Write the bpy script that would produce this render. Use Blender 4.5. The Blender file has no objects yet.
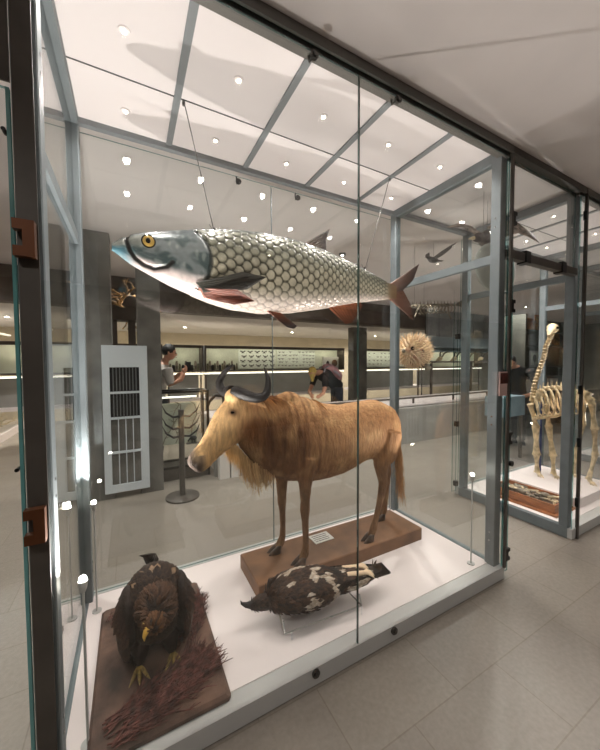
import bpy, math, random
from mathutils import Vector as V, Matrix, noise
random.seed(7)
PI = math.pi
S = bpy.context.scene
COL = S.collection

# ------------------------------------------------------------------ camera
cam_d = bpy.data.cameras.new('camera'); cam = bpy.data.objects.new('camera', cam_d); COL.objects.link(cam)
cam_d.sensor_fit = 'HORIZONTAL'; cam_d.sensor_width = 36.0; cam_d.lens = 316.43 / 600 * 36
cam_d.clip_start = 0.05; cam_d.clip_end = 100
pitch, roll, yaw = -0.0392, -0.0046, 0.4935
F = V((math.sin(yaw)*math.cos(pitch), math.cos(yaw)*math.cos(pitch), math.sin(pitch)))
R0 = V((math.cos(yaw), -math.sin(yaw), 0)); U0 = R0.cross(F)
R1 = R0*math.cos(roll) + U0*math.sin(roll); U1 = R1.cross(F)
m = Matrix((R1, U1, -F)).transposed().to_4x4(); m.translation = V((-2.3224, -1.3241, 1.6))
cam.matrix_world = m
S.camera = cam
# ------------------------------------------------------------------ world and exposure
w = bpy.data.worlds.new('world'); S.world = w; w.use_nodes = True
bgn = w.node_tree.nodes['Background']; bgn.inputs[0].default_value = (0.82, 0.90, 1.0, 1); bgn.inputs[1].default_value = .3
S.view_settings.view_transform = 'Standard'; S.view_settings.look = 'None'
S.view_settings.gamma = 1.0; S.view_settings.exposure = 0.0; S.view_settings.use_curve_mapping = False
S.cycles.transparent_max_bounces = 40; S.cycles.max_bounces = 10
UP_W, DOWN_W, HALL_W = 45.0, 20.0, 98.0
H = 3.088                                                            # ceiling height

# ------------------------------------------------------------------ materials
def lin(c): return tuple((x/12.92 if x <= .04045 else ((x+.055)/1.055)**2.4) for x in c)
def mat(name, c, rough=.5, metal=0, spec=.5, noise_s=0, noise_a=.15, bump=0, bump_s=40, emis=None, es=1, stretch=None, c2=None, detail=4):
    m = bpy.data.materials.new(name); m.use_nodes = True; nt = m.node_tree; b = nt.nodes['Principled BSDF']
    b.inputs['Base Color'].default_value = (*lin(c), 1); b.inputs['Roughness'].default_value = rough
    b.inputs['Metallic'].default_value = metal; b.inputs['Specular IOR Level'].default_value = spec
    tc = nt.nodes.new('ShaderNodeTexCoord'); vec = tc.outputs['Object']
    if stretch:
        mp = nt.nodes.new('ShaderNodeMapping'); mp.inputs['Scale'].default_value = stretch
        nt.links.new(vec, mp.inputs[0]); vec = mp.outputs[0]
    if noise_s:
        n = nt.nodes.new('ShaderNodeTexNoise'); n.inputs['Scale'].default_value = noise_s; n.inputs['Detail'].default_value = detail
        nt.links.new(vec, n.inputs['Vector'])
        r = nt.nodes.new('ShaderNodeValToRGB')
        lo = tuple(max(0, x*(1-noise_a)) for x in c); hi = c2 or tuple(min(1, x*(1+noise_a)) for x in c)
        r.color_ramp.elements[0].color = (*lin(lo), 1); r.color_ramp.elements[1].color = (*lin(hi), 1)
        r.color_ramp.elements[0].position = .33; r.color_ramp.elements[1].position = .67
        nt.links.new(n.outputs[0], r.inputs[0]); nt.links.new(r.outputs[0], b.inputs['Base Color'])
    if bump:
        n = nt.nodes.new('ShaderNodeTexNoise'); n.inputs['Scale'].default_value = bump_s; n.inputs['Detail'].default_value = 5
        nt.links.new(vec, n.inputs['Vector']); bp = nt.nodes.new('ShaderNodeBump'); bp.inputs['Strength'].default_value = bump
        bp.inputs['Distance'].default_value = .01; nt.links.new(n.outputs[0], bp.inputs['Height']); nt.links.new(bp.outputs[0], b.inputs['Normal'])
    if emis:
        b.inputs['Emission Color'].default_value = (*lin(emis), 1); b.inputs['Emission Strength'].default_value = es
    return m
def attr_mat(name, rough=.6, spec=.4, noise_s=60, noise_a=.3, bump=.3, bump_s=120, stretch=(1, 1, 1), metal=0):
    m = bpy.data.materials.new(name); m.use_nodes = True; nt = m.node_tree; b = nt.nodes['Principled BSDF']
    a = nt.nodes.new('ShaderNodeVertexColor'); a.layer_name = 'Col'
    tc = nt.nodes.new('ShaderNodeTexCoord'); mp = nt.nodes.new('ShaderNodeMapping'); mp.inputs['Scale'].default_value = stretch
    nt.links.new(tc.outputs['Object'], mp.inputs[0])
    n = nt.nodes.new('ShaderNodeTexNoise'); n.inputs['Scale'].default_value = noise_s; n.inputs['Detail'].default_value = 5
    nt.links.new(mp.outputs[0], n.inputs['Vector'])
    mr = nt.nodes.new('ShaderNodeMapRange'); mr.inputs[1].default_value = .3; mr.inputs[2].default_value = .7
    mr.inputs[3].default_value = 1-noise_a; mr.inputs[4].default_value = 1+noise_a
    nt.links.new(n.outputs[0], mr.inputs[0])
    mx = nt.nodes.new('ShaderNodeVectorMath'); mx.operation = 'SCALE'
    nt.links.new(a.outputs[0], mx.inputs[0]); nt.links.new(mr.outputs[0], mx.inputs['Scale']); nt.links.new(mx.outputs[0], b.inputs['Base Color'])
    n2 = nt.nodes.new('ShaderNodeTexNoise'); n2.inputs['Scale'].default_value = bump_s; n2.inputs['Detail'].default_value = 4
    nt.links.new(mp.outputs[0], n2.inputs['Vector'])
    bp = nt.nodes.new('ShaderNodeBump'); bp.inputs['Strength'].default_value = bump; bp.inputs['Distance'].default_value = .01
    nt.links.new(n2.outputs[0], bp.inputs['Height']); nt.links.new(bp.outputs[0], b.inputs['Normal'])
    b.inputs['Roughness'].default_value = rough; b.inputs['Specular IOR Level'].default_value = spec; b.inputs['Metallic'].default_value = metal
    return m
def glass_mat(name, tint, refl=1.0, f0=.04):
    m = bpy.data.materials.new(name); m.use_nodes = True; nt = m.node_tree; nt.nodes.clear()
    out = nt.nodes.new('ShaderNodeOutputMaterial'); mix = nt.nodes.new('ShaderNodeMixShader')
    tr = nt.nodes.new('ShaderNodeBsdfTransparent'); tr.inputs[0].default_value = (*tint, 1)
    gl = nt.nodes.new('ShaderNodeBsdfGlossy'); gl.inputs['Roughness'].default_value = .0; gl.inputs[0].default_value = (refl, refl, refl, 1)
    lw = nt.nodes.new('ShaderNodeLayerWeight'); lw.inputs[0].default_value = .5
    p = nt.nodes.new('ShaderNodeMath'); p.operation = 'POWER'; p.inputs[1].default_value = 5
    ma = nt.nodes.new('ShaderNodeMath'); ma.operation = 'MULTIPLY_ADD'; ma.inputs[1].default_value = 1-f0; ma.inputs[2].default_value = f0
    nt.links.new(lw.outputs['Facing'], p.inputs[0]); nt.links.new(p.outputs[0], ma.inputs[0]); nt.links.new(ma.outputs[0], mix.inputs[0])
    nt.links.new(tr.outputs[0], mix.inputs[1]); nt.links.new(gl.outputs[0], mix.inputs[2]); nt.links.new(mix.outputs[0], out.inputs[0])
    return m
def tile_floor():
    m = mat('floor_stone', (.56, .53, .49), rough=.36, spec=.45); nt = m.node_tree; b = nt.nodes['Principled BSDF']
    tc = nt.nodes.new('ShaderNodeTexCoord'); mp = nt.nodes.new('ShaderNodeMapping'); mp.inputs['Location'].default_value = (.35, .045, 0)
    nt.links.new(tc.outputs['Object'], mp.inputs[0])
    br = nt.nodes.new('ShaderNodeTexBrick'); br.offset = .5; br.inputs['Scale'].default_value = 1
    br.inputs['Brick Width'].default_value = .6; br.inputs['Row Height'].default_value = .34
    br.inputs['Mortar Size'].default_value = .0035; br.inputs['Mortar Smooth'].default_value = .3
    br.inputs['Color1'].default_value = (*lin((.56, .53, .49)), 1); br.inputs['Color2'].default_value = (*lin((.54, .51, .475)), 1)
    br.inputs['Mortar'].default_value = (*lin((.50, .465, .42)), 1)
    nt.links.new(mp.outputs[0], br.inputs['Vector'])
    n = nt.nodes.new('ShaderNodeTexNoise'); n.inputs['Scale'].default_value = 45; n.inputs['Detail'].default_value = 6; nt.links.new(tc.outputs['Object'], n.inputs['Vector'])
    mr = nt.nodes.new('ShaderNodeMapRange'); mr.inputs[1].default_value = .3; mr.inputs[2].default_value = .7; mr.inputs[3].default_value = .9; mr.inputs[4].default_value = 1.08
    nt.links.new(n.outputs[0], mr.inputs[0])
    mx = nt.nodes.new('ShaderNodeVectorMath'); mx.operation = 'SCALE'; nt.links.new(br.outputs[0], mx.inputs[0]); nt.links.new(mr.outputs[0], mx.inputs['Scale'])
    nt.links.new(mx.outputs[0], b.inputs['Base Color'])
    n3 = nt.nodes.new('ShaderNodeTexNoise'); n3.inputs['Scale'].default_value = 3; nt.links.new(tc.outputs['Object'], n3.inputs['Vector'])
    m3 = nt.nodes.new('ShaderNodeMapRange'); m3.inputs[3].default_value = .22; m3.inputs[4].default_value = .5; nt.links.new(n3.outputs[0], m3.inputs[0]); nt.links.new(m3.outputs[0], b.inputs['Roughness'])
    return m
M = dict(
    floor=tile_floor(),
    ceil=mat('ceiling_paint', (.86, .83, .82), rough=.75, noise_s=2, noise_a=.02),
    panel=mat('white_ceiling_panel', (.90, .87, .865), rough=.7),
    seam=mat('panel_seam', (.30, .30, .30), rough=.8),
    steel=mat('blue_grey_steel', (.45, .485, .50), rough=.5, metal=.25, noise_s=8, noise_a=.04),
    strip=mat('grey_metal_strip', (.50, .52, .53), rough=.5, metal=.2),
    railg=mat('grey_brown_rail', (.40, .39, .37), rough=.5, metal=.3),
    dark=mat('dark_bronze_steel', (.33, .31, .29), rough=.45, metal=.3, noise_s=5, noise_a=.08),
    brown=mat('brown_anodised_clamp', (.40, .24, .14), rough=.45, metal=.5),
    black=mat('black_metal', (.07, .07, .07), rough=.4, metal=.3),
    teal_edge=mat('teal_glass_edge', (.38, .60, .60), rough=.15, spec=.8),
    knob=mat('worn_dark_chrome', (.36, .35, .34), rough=.3, metal=.8),
    chrome=mat('chrome', (.75, .75, .75), rough=.15, metal=1),
    white=mat('white_plinth', (.93, .89, .88), rough=.45),
    alu=mat('brushed_aluminium', (.74, .74, .73), rough=.45, metal=.1),
    glass=glass_mat('clear_glass', (.975, .988, .984)),
    gedge=glass_mat('glass_edge_teal', (.25, .50, .50), .8, .15),
    acryl=glass_mat('clear_acrylic', (.88, .92, .94), 1.0, .45),
    led=mat('led_warm', (1, .9, .8), emis=(1, .93, .84), es=40),
    bulb=mat('bulb', (1, .95, .9), emis=(1, .95, .88), es=60),
    tube=mat('light_tube', (1, 1, 1), emis=(1, .96, .88), es=2.2),
    added_tube=mat('added_tube_glow', (1, 1, 1), emis=(1, .96, .86), es=14),
    wood=mat('brown_board', (.47, .33, .22), rough=.55, noise_s=6, noise_a=.12, bump=.1, bump_s=60),
    peat=mat('dark_brown_board', (.33, .245, .20), rough=.7, noise_s=7, noise_a=.35, bump=.4, bump_s=30),
    twig=mat('dry_heather', (.33, .20, .17), rough=.8, noise_s=30, noise_a=.35),
    concrete=mat('grey_concrete', (.43, .42, .40), rough=.8, noise_s=4, noise_a=.14, bump=.2, bump_s=30),
    board=mat('pale_vent_board', (.80, .83, .85), rough=.5),
    slatdark=mat('vent_dark', (.10, .10, .10), rough=.8),
    slatlight=mat('vent_bar', (.45, .45, .45), rough=.6),
    beam=mat('brown_grey_beam', (.34, .30, .27), rough=.7, noise_s=5, noise_a=.1),
    cream=mat('cream_wall', (.86, .80, .70), rough=.8, noise_s=3, noise_a=.03),
    soffit=mat('white_soffit', (.84, .82, .80), rough=.8),
    walld=mat('dark_wall', (.42, .41, .40), rough=.8, noise_s=3, noise_a=.05),
    wallg=mat('grey_wall', (.60, .59, .57), rough=.7, noise_s=3, noise_a=.05),
    cladding=mat('grey_cladding', (.62, .64, .65), rough=.6, noise_s=4, noise_a=.08),
    bluew=mat('pale_blue_panel', (.66, .73, .77), rough=.6),
    paper=mat('white_backing', (.90, .92, .88), rough=.7),
    bone=mat('old_bone', (.80, .72, .58), rough=.55, noise_s=18, noise_a=.18, bump=.15, bump_s=70),
    dbone=mat('dark_bone', (.50, .46, .40), rough=.6, noise_s=15, noise_a=.3),
    horn=mat('black_horn', (.10, .08, .07), rough=.5, noise_s=20, noise_a=.3, bump=.4, bump_s=60, stretch=(1, 1, 3)),
    hoof=mat('hoof', (.30, .23, .18), rough=.4, noise_s=30, noise_a=.3),
    fur=attr_mat('golden_fur', rough=.75, spec=.25, noise_s=26, noise_a=.26, bump=.8, bump_s=60, stretch=(2.2, 2.2, .45)),
    strand=attr_mat('hair_strands', rough=.65, spec=.3, noise_s=20, noise_a=.25, bump=0, stretch=(1, 1, .5)),
    fish=attr_mat('fish_scales', rough=.28, spec=.7, noise_s=40, noise_a=.12, bump=.12, bump_s=80, metal=.12),
    fin=attr_mat('fish_fin', rough=.4, spec=.5, noise_s=30, noise_a=.25, bump=.4, bump_s=50, stretch=(.4, 1, 3)),
    feather=attr_mat('feathers', rough=.6, spec=.3, noise_s=50, noise_a=.3, bump=.5, bump_s=90),
    eyew=mat('glass_eye_amber', (.70, .58, .30), rough=.08), eyeb=mat('eye_black', (.02, .02, .02), rough=.05),
    beak=mat('yellow_cere', (.80, .62, .25), rough=.4), talon=mat('yellow_foot', (.55, .45, .24), rough=.5, noise_s=60, noise_a=.2),
    card=mat('white_card', (.88, .87, .84), rough=.6), ink=mat('grey_print', (.35, .33, .32), rough=.7),
    signdark=mat('sign_dark_picture', (.30, .17, .15), rough=.4, noise_s=40, noise_a=.5), signpink=mat('sign_pink', (.80, .68, .66), rough=.5),
    crate=mat('orange_brown_wood', (.62, .38, .22), rough=.55, noise_s=8, noise_a=.15, stretch=(1, 1, 6), bump=.15, bump_s=40),
    amber=mat('amber_wood', (.62, .40, .18), rough=.5, noise_s=7, noise_a=.35),
    skin=mat('skin', (.72, .52, .42), rough=.5), hairb=mat('black_hair', (.05, .045, .045), rough=.6, noise_s=60, noise_a=.4, bump=.6, bump_s=90),
    hairy=mat('blonde_hair', (.66, .56, .28), rough=.6, noise_s=60, noise_a=.3, bump=.6, bump_s=90),
    tshirt=mat('white_cotton', (.66, .64, .62), rough=.85, bump=.3, bump_s=15), tblack=mat('black_cotton', (.055, .055, .06), rough=.85, bump=.3, bump_s=15),
    teal=mat('teal_print', (.25, .62, .70), rough=.8), pink=mat('dusty_pink_fabric', (.62, .45, .46), rough=.8, noise_s=8, noise_a=.2), greyf=mat('grey_fabric', (.55, .52, .55), rough=.8),
    trouser=mat('dark_trousers', (.16, .17, .20), rough=.85), shoe=mat('shoe', (.12, .11, .11), rough=.6),
    blue=mat('deep_blue', (.10, .18, .42), rough=.5),
    puffer=mat('pufferfish_skin', (1.0, .74, .60), rough=.6, noise_s=14, noise_a=.25, bump=.3, bump_s=50),
    spine=mat('pufferfish_spine', (.97, .86, .72), rough=.5),
    coral=mat('golden_coral', (.60, .47, .30), rough=.6, noise_s=10, noise_a=.4),
    butter=mat('butterfly_dark', (.13, .11, .09), rough=.7), jar=mat('jar_contents', (.45, .42, .33), rough=.3, noise_s=9, noise_a=.5),
    greenglass=mat('pale_green_back', (.82, .83, .76), rough=.5, noise_s=2, noise_a=.08),
    brass=mat('warm_lit_shelf', (.82, .66, .42), rough=.6), wire=mat('steel_wire', (.35, .34, .33), rough=.4, metal=.6),
    shade=mat('dusty_green_grey', (.36, .36, .33), rough=.6, noise_s=3, noise_a=.15),
)

# ------------------------------------------------------------------ mesh builder
class MB:
    def __init__(s): s.v = []; s.f = []; s.mi = []; s.c = []; s.col = (1, 1, 1); s.m = 0
    def add(s, vs, fs, col=None):
        o = len(s.v); s.v += [tuple(x) for x in vs]; s.c += [(col or s.col)]*len(vs)
        s.f += [tuple(i+o for i in f) for f in fs]; s.mi += [s.m]*len(fs); return s
    def box(s, a, b, edge=None):
        x0, y0, z0 = a; x1, y1, z1 = b
        vs = [(x0, y0, z0), (x1, y0, z0), (x1, y1, z0), (x0, y1, z0), (x0, y0, z1), (x1, y0, z1), (x1, y1, z1), (x0, y1, z1)]
        fs = [(0, 3, 2, 1), (4, 5, 6, 7), (0, 1, 5, 4), (2, 3, 7, 6), (1, 2, 6, 5), (3, 0, 4, 7)]
        if edge is None: return s.add(vs, fs)
        big = {'x': (4, 5), 'y': (2, 3), 'z': (0, 1)}[edge]; o = len(s.v); s.add(vs, fs)
        for i in range(6): s.mi[-6+i] = 0 if i in big else 1
        return s
    def bbox(s, a, b, r=.004):                                       # box with chamfered vertical and top edges
        x0, y0, z0 = a; x1, y1, z1 = b
        def ring(z, k): return [(x0+r+k, y0+k, z), (x1-r-k, y0+k, z), (x1-k, y0+r+k, z), (x1-k, y1-r-k, z), (x1-r-k, y1-k, z), (x0+r+k, y1-k, z), (x0+k, y1-r-k, z), (x0+k, y0+r+k, z)]
        rs = [ring(z0, 0), ring(z1-r, 0), ring(z1, r)]; vs = sum(rs, [])
        fs = [tuple(range(7, -1, -1)), tuple(range(16, 24))]
        for j in range(2):
            for i in range(8): fs.append((j*8+i, j*8+(i+1) % 8, (j+1)*8+(i+1) % 8, (j+1)*8+i))
        return s.add(vs, fs)
    def rings(s, rs, cap=True, cols=None):
        n = len(rs[0]); o = len(s.v)
        for k, r in enumerate(rs):
            s.v += [tuple(x) for x in r]; s.c += [(cols[k] if cols else s.col)]*n
        fs = []
        for j in range(len(rs)-1):
            for i in range(n): fs.append((o+j*n+i, o+j*n+(i+1) % n, o+(j+1)*n+(i+1) % n, o+(j+1)*n+i))
        if cap: fs.append(tuple(o+i for i in range(n-1, -1, -1))); fs.append(tuple(o+(len(rs)-1)*n+i for i in range(n)))
        s.f += fs; s.mi += [s.m]*len(fs); return s
    def tube(s, pts, rad, n=8, cols=None, flat=1.0, up=None):
        pts = [V(p) for p in pts]; rad = rad if isinstance(rad, (list, tuple)) else [rad]*len(pts)
        rs = []; prev = None
        for i, p in enumerate(pts):
            d = (pts[min(i+1, len(pts)-1)]-pts[max(i-1, 0)])
            d = d.normalized() if d.length > 1e-9 else V((0, 0, 1))
            a = prev if prev is not None else (V(up) if up else (V((0, 0, 1)) if abs(d.z) < .9 else V((0, 1, 0))))
            a = (a-d*a.dot(d)); a = a.normalized() if a.length > 1e-6 else d.orthogonal().normalized()
            prev = a; b = d.cross(a)
            rs.append([p+a*math.cos(2*PI*k/n)*rad[i]+b*math.sin(2*PI*k/n)*rad[i]*flat for k in range(n)])
        return s.rings(rs, True, cols)
    def cyl(s, a, b, r, n=16): return s.tube([a, b], r, n)
    def ell(s, c, r, rot=None, n=16, k=10, cols=None):
        c = V(c); rs = []
        for j in range(k+1):
            t = PI*j/k; t = min(max(t, .02), PI-.02); q = []
            for i in range(n):
                p = V((math.sin(t)*math.cos(2*PI*i/n)*r[0], math.sin(t)*math.sin(2*PI*i/n)*r[1], -math.cos(t)*r[2]))
                if rot: p = rot @ p
                q.append(c+p)
            rs.append(q)
        return s.rings(rs, True)
    def loft(s, secs, n=20, up=(0, 0, 1), sub=4, pw=2.0):           # secs: (centre, half width, half height)
        P = [(V(c), w_, h_) for c, w_, h_ in secs]; out = []
        for i in range(len(P)-1):
            p0 = P[max(i-1, 0)]; p1 = P[i]; p2 = P[i+1]; p3 = P[min(i+2, len(P)-1)]
            for k in range(sub):
                t = k/sub
                def cr(a, b, c, d): return .5*((2*b)+(c-a)*t+(2*a-5*b+4*c-d)*t*t+(3*b-a-3*c+d)*t*t*t)
                out.append((cr(p0[0], p1[0], p2[0], p3[0]), max(.001, cr(p0[1], p1[1], p2[1], p3[1])), max(.001, cr(p0[2], p1[2], p2[2], p3[2]))))
        out.append(P[-1]); rs = []
        for i, (c, w_, h_) in enumerate(out):
            d = (out[min(i+1, len(out)-1)][0]-out[max(i-1, 0)][0]).normalized()
            u = V(up)-d*V(up).dot(d); u.normalize(); sd = d.cross(u)
            q = []
            for k in range(n):
                a = 2*PI*k/n; ca, sa = math.cos(a), math.sin(a)
                q.append(c+sd*w_*math.copysign(abs(ca)**(2/pw), ca)+u*h_*math.copysign(abs(sa)**(2/pw), sa))
            rs.append(q)
        return s.rings(rs, True)
    def sheet(s, outline, y0, thick, col=None):                      # outline in x,z extruded along y
        n = len(outline); vs = [(x, y0-thick/2, z) for x, z in outline]+[(x, y0+thick/2, z) for x, z in outline]
        fs = [tuple(range(n)), tuple(range(2*n-1, n-1, -1))]+[(i, i+n, (i+1) % n+n, (i+1) % n) for i in range(n)]
        return s.add(vs, fs, col)
    def mesh(s, name, mats, loc=(0, 0, 0), smooth=False, colattr=False):
        me = bpy.data.meshes.new(name); L = V(loc)
        me.from_pydata([tuple(V(v)-L) for v in s.v], [], s.f); me.update()
        for m_ in (mats if isinstance(mats, (list, tuple)) else [mats]): me.materials.append(m_)
        if any(s.mi): me.polygons.foreach_set('material_index', s.mi)
        if colattr:
            ca = me.color_attributes.new('Col', 'FLOAT_COLOR', 'POINT')
            ca.data.foreach_set('color', [x for c in s.c for x in (*lin(c), 1)])
        if smooth:
            me.polygons.foreach_set('use_smooth', [True]*len(me.polygons))
            try: me.set_sharp_from_angle(angle=math.radians(50))
            except Exception: pass
        me.validate(); return me
def link(name, me, parent=None, loc=(0, 0, 0)):
    o = bpy.data.objects.new(name, me); COL.objects.link(o); o.location = loc
    if parent: o.parent = parent
    return o
def tag(o, label=None, cat=None, group=None, kind=None):
    if label: o['label'] = label
    if cat: o['category'] = cat
    if group: o['group'] = group
    if kind: o['kind'] = kind
    return o
def thing(name, label, cat, loc, group=None): return tag(link(name, None, None, loc), label, cat, group)
def woff(o):
    p = V((0, 0, 0))
    while o: p += o.location; o = o.parent
    return p
def part(root, name, mb, mats, smooth=False, col=False, label=None):
    o = link(name, mb.mesh(name, mats, woff(root), smooth, col), root)
    if label: o['label'] = label
    return o
def solo(name, mb, mats, label, cat, loc, smooth=False, col=False, group=None, kind=None):
    return tag(link(name, mb.mesh(name, mats, loc, smooth, col), None, loc), label, cat, group, kind)
def struct(name, mb, mats, smooth=False): return tag(link(name, mb.mesh(name, mats, (0, 0, 0), smooth)), kind='structure')
def dup(root, loc, label=None, rotz=None, group=None, scale=None):
    r = root.copy(); COL.objects.link(r); r.location = loc
    if label: r['label'] = label
    if group: r['group'] = group
    if rotz is not None: r.rotation_euler = (0, 0, rotz)
    if scale: r.scale = scale
    for ch in list(root.children):
        c = ch.copy(); COL.objects.link(c); c.parent = r
        for g in list(ch.children):
            d = g.copy(); COL.objects.link(d); d.parent = c
    return r
def fuse(mb, voxel, smooth_it=6, colfn=None, loc=(0, 0, 0), name='body', mats=None, dispfn=None):
    """joins the shapes of a body into one continuous surface"""
    tmp = bpy.data.objects.new('tmp', mb.mesh('tmp', [], (0, 0, 0))); COL.objects.link(tmp)
    r = tmp.modifiers.new('r', 'REMESH'); r.mode = 'VOXEL'; r.voxel_size = voxel
    sm = tmp.modifiers.new('s', 'SMOOTH'); sm.iterations = smooth_it; sm.factor = .5
    dg = bpy.context.evaluated_depsgraph_get(); dg.update()
    me = bpy.data.meshes.new_from_object(tmp.evaluated_get(dg)); bpy.data.objects.remove(tmp)
    me.name = name; me.materials.clear()
    for m_ in (mats or []): me.materials.append(m_)
    L = V(loc)
    if dispfn:
        ns = [v.normal.copy() for v in me.vertices]
        for v, n in zip(me.vertices, ns): v.co += n*dispfn(v.co, n)
    if colfn:
        ca = me.color_attributes.new('Col', 'FLOAT_COLOR', 'POINT'); buf = []
        for v in me.vertices: buf += [*lin(colfn(v.co, v.normal)), 1]
        ca.data.foreach_set('color', buf)
    for v in me.vertices: v.co -= L
    me.polygons.foreach_set('use_smooth', [True]*len(me.polygons)); me.update()
    return me
def mixc(a, b, t): t = max(0, min(1, t)); return tuple(x+(y-x)*t for x, y in zip(a, b))
def sm(a, b, x): t = max(0, min(1, (x-a)/(b-a))); return t*t*(3-2*t)
def lamp(name, kind, loc, energy, color, parent, size=.03, spot=None, rot=None, blend=.5):
    d = bpy.data.lights.new(name, kind); d.energy = energy; d.color = color
    if kind == 'SPOT': d.spot_size = spot; d.spot_blend = blend
    d.shadow_soft_size = size
    o = bpy.data.objects.new(name, d); COL.objects.link(o); o.location = V(loc)-(woff(parent) if parent else V((0, 0, 0)))
    if rot: o.rotation_euler = rot
    if parent: o.parent = parent
    return o

# ------------------------------------------------------------------ the setting
b = MB(); b.box((-9, -6, -.1), (14, 12, 0)); struct('floor', b, M['floor'])
b = MB(); b.box((-9, -6, H+.012), (14, 5.0, H+.2)); struct('ceiling', b, M['ceil'])
b = MB(); b.box((-9, 5.0, 2.55), (14, 5.25, H+.2)); struct('trim_1', b, M['beam'])
b = MB(); b.box((-9, 5.25, 2.57), (14, 9.6, 2.72)); struct('trim_2', b, M['soffit'])
b = MB(); b.box((-9, 9.6, 0), (14, 9.8, 3.3)); struct('wall_back', b, M['cream'])
b = MB(); b.box((-9, -6.2, 0), (14, -6, 3.3)); struct('wall_front', b, M['walld'])
b = MB(); b.box((14, -6, 0), (14.2, 12, 3.3)); struct('wall_right', b, M['wallg'])
b = MB(); b.box((-9.2, -6, 0), (-9, 12, 3.3)); struct('wall_left', b, M['wallg'])
# panelled grey wall behind the right-hand hall
b = MB()
for i in range(17): b.box((5.15+i*.52, 4.90, 2.34), (5.65+i*.52, 4.96, H+.012))
b.m = 1; b.box((5.13, 4.96, 2.34), (13.95, 4.99, H+.012)); b.m = 2; b.box((5.13, 4.88, 2.02), (13.95, 4.99, 2.34))
struct('wall_cladding', b, [M['cladding'], M['seam'], M['bluew']])
def concrete_pillar(n, x0, x1, y0, y1):
    b = MB(); b.bbox((x0, y0, 0), (x1, y1, H+.012), .006); struct('trim_%d' % n, b, M['concrete'])
concrete_pillar(3, -2.77, -2.50, 2.97, 3.22); concrete_pillar(4, -2.235, -1.975, 2.97, 3.22); concrete_pillar(5, 3.14, 3.62, 5.7, 5.95)

# ------------------------------------------------------------------ display cases
def pane(b, a, c, edge): b.box(a, c, edge)
def display_case(x0, x1, label, joints, leds, seams, first=False):
    t = thing('display_case', label, 'display case', (x0, 0, 0), None)
    P = .07
    for (px, py) in ((x0, 0), (x1-P, 0), (x0, 1.0), (x1-P, 1.0)):
        b = MB(); b.bbox((px, py, 0), (px+P, py+P, H), .004)
        p = part(t, 'post', b, M['steel'])
        for z in (2.62, 2.56, 1.20, 1.14, .34, .28):
            xx = px if px > (x0+x1)/2 else px+P
            part(p, 'screw', MB().cyl((xx-.003, py+.035, z), (xx+.003, py+.035, z), .006, 8), M['chrome'])
    # low plinth with a metal edge all round
    b = MB(); b.box((x0+.03, .05, .0), (x1-.03, 1.06, .1)); part(t, 'plinth', b, M['white'])
    b = MB()
    b.box((x0-.004, -.035, .008), (x1+.004, -.001, .096)); b.box((x0+P, -.001, .008), (x1-P, .05, .096)); b.box((x0-.004, 1.071, .008), (x1+.004, 1.125, .096)); b.m = 1; b.box((x0-.004, -.001, .008), (x0-.0005, 1.071, .10)); b.box((x1+.0005, -.001, .008), (x1+.004, 1.071, .10)); b.box((x0, P, .008), (x0+.05, 1.0, .103)); b.box((x1-.05, P, .008), (x1, 1.0, .103))
    part(t, 'plinth_frame', b, [M['alu'], M['steel']])
    b = MB(); b.box((x0+.02, -.02, 0), (x1-.02, 1.1, .008)); part(t, 'plinth_foot', b, M['black'])
    # head rails
    b = MB(); b.box((x0, -.018, 3.035), (x1, .03, H)); b.box((x0, -.045, 3.05), (x1, -.032, H+.01)); part(t, 'head_rail', b, M['railg'])
    b = MB(); b.box((x0+P, 1.03, 3.05), (x1-P, 1.07, H)); part(t, 'head_rail', b, M['strip'])
    for xx in (x0, x1-P):
        b = MB(); b.box((xx, P, 3.02), (xx+P, 1.0, H)); part(t, 'side_rail', b, M['steel'])
        b = MB(); b.box((xx+.015, P, 2.315), (xx+.055, 1.0, 2.375)); part(t, 'mid_rail', b, M['steel'])
    # roof panels with seams
    b = MB(); b.box((x0+P, .03, H-.004), (x1-P, 1.05, H+.01)); part(t, 'roof_panel', b, M['panel'])
    for sx in seams:
        b = MB(); b.box((sx-.018, .03, H-.016), (sx+.018, 1.03, H-.004)); part(t, 'roof_bar', b, M['strip'])
    b = MB(); b.box((x0+P, .603, H-.008), (x1-P, .609, H-.0035)); part(t, 'roof_seam', b, M['seam'])
    # panes
    js = [x0+.012]+joints+[x1-.012]
    for y in (-.028, 1.088):
        for a, c in zip(js[:-1], js[1:]):
            b = MB(); b.box((a+.003, y, .055 if y < 0 else .098), (c-.003, y+.010, 3.03), 'y'); part(t, 'glass_pane', b, [M['glass'], M['gedge']])
        for j in joints:
            b = MB(); b.box((j-.002, y-.001, .055 if y < 0 else .098), (j+.002, y+.011, 3.03)); part(t, 'pane_joint', b, M['shade'] if y < 0 else M['strip'])
    for xx in (x0+.03, x1-.04):
        b = MB(); b.box((xx, P, .103), (xx+.008, 1.0, 2.315), 'x'); part(t, 'glass_pane', b, [M['glass'], M['gedge']])
        b = MB(); b.box((xx, P, 2.375), (xx+.008, 1.0, 3.02), 'x'); part(t, 'glass_pane', b, [M['glass'], M['gedge']])
    # point fixings
    n = 1 if len(joints) else 0
    for j in (joints or [(x0+x1)/2]):
        for dx in (-.27, .25):
            for y, z in ((-.040, 3.0), (-.040, .072), (1.10, 3.0)):
                b = MB(); b.cyl((j+dx, y-.006, z), (j+dx, y+.008, z), .021, 16); b.cyl((j+dx, y-.014, z), (j+dx, y-.006, z), .012, 12)
                fx_ = part(t, 'glass_fixing', b, M['knob'], True)
                if z > 1: part(fx_, 'hook', MB().tube([(j+dx, y+.008, z), (j+dx, y+.045, z+.005), (j+dx, y+.05, z+.03), (j+dx, y+.05, z+.06)], .006, 8), M['knob'], True)
    return t
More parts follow.
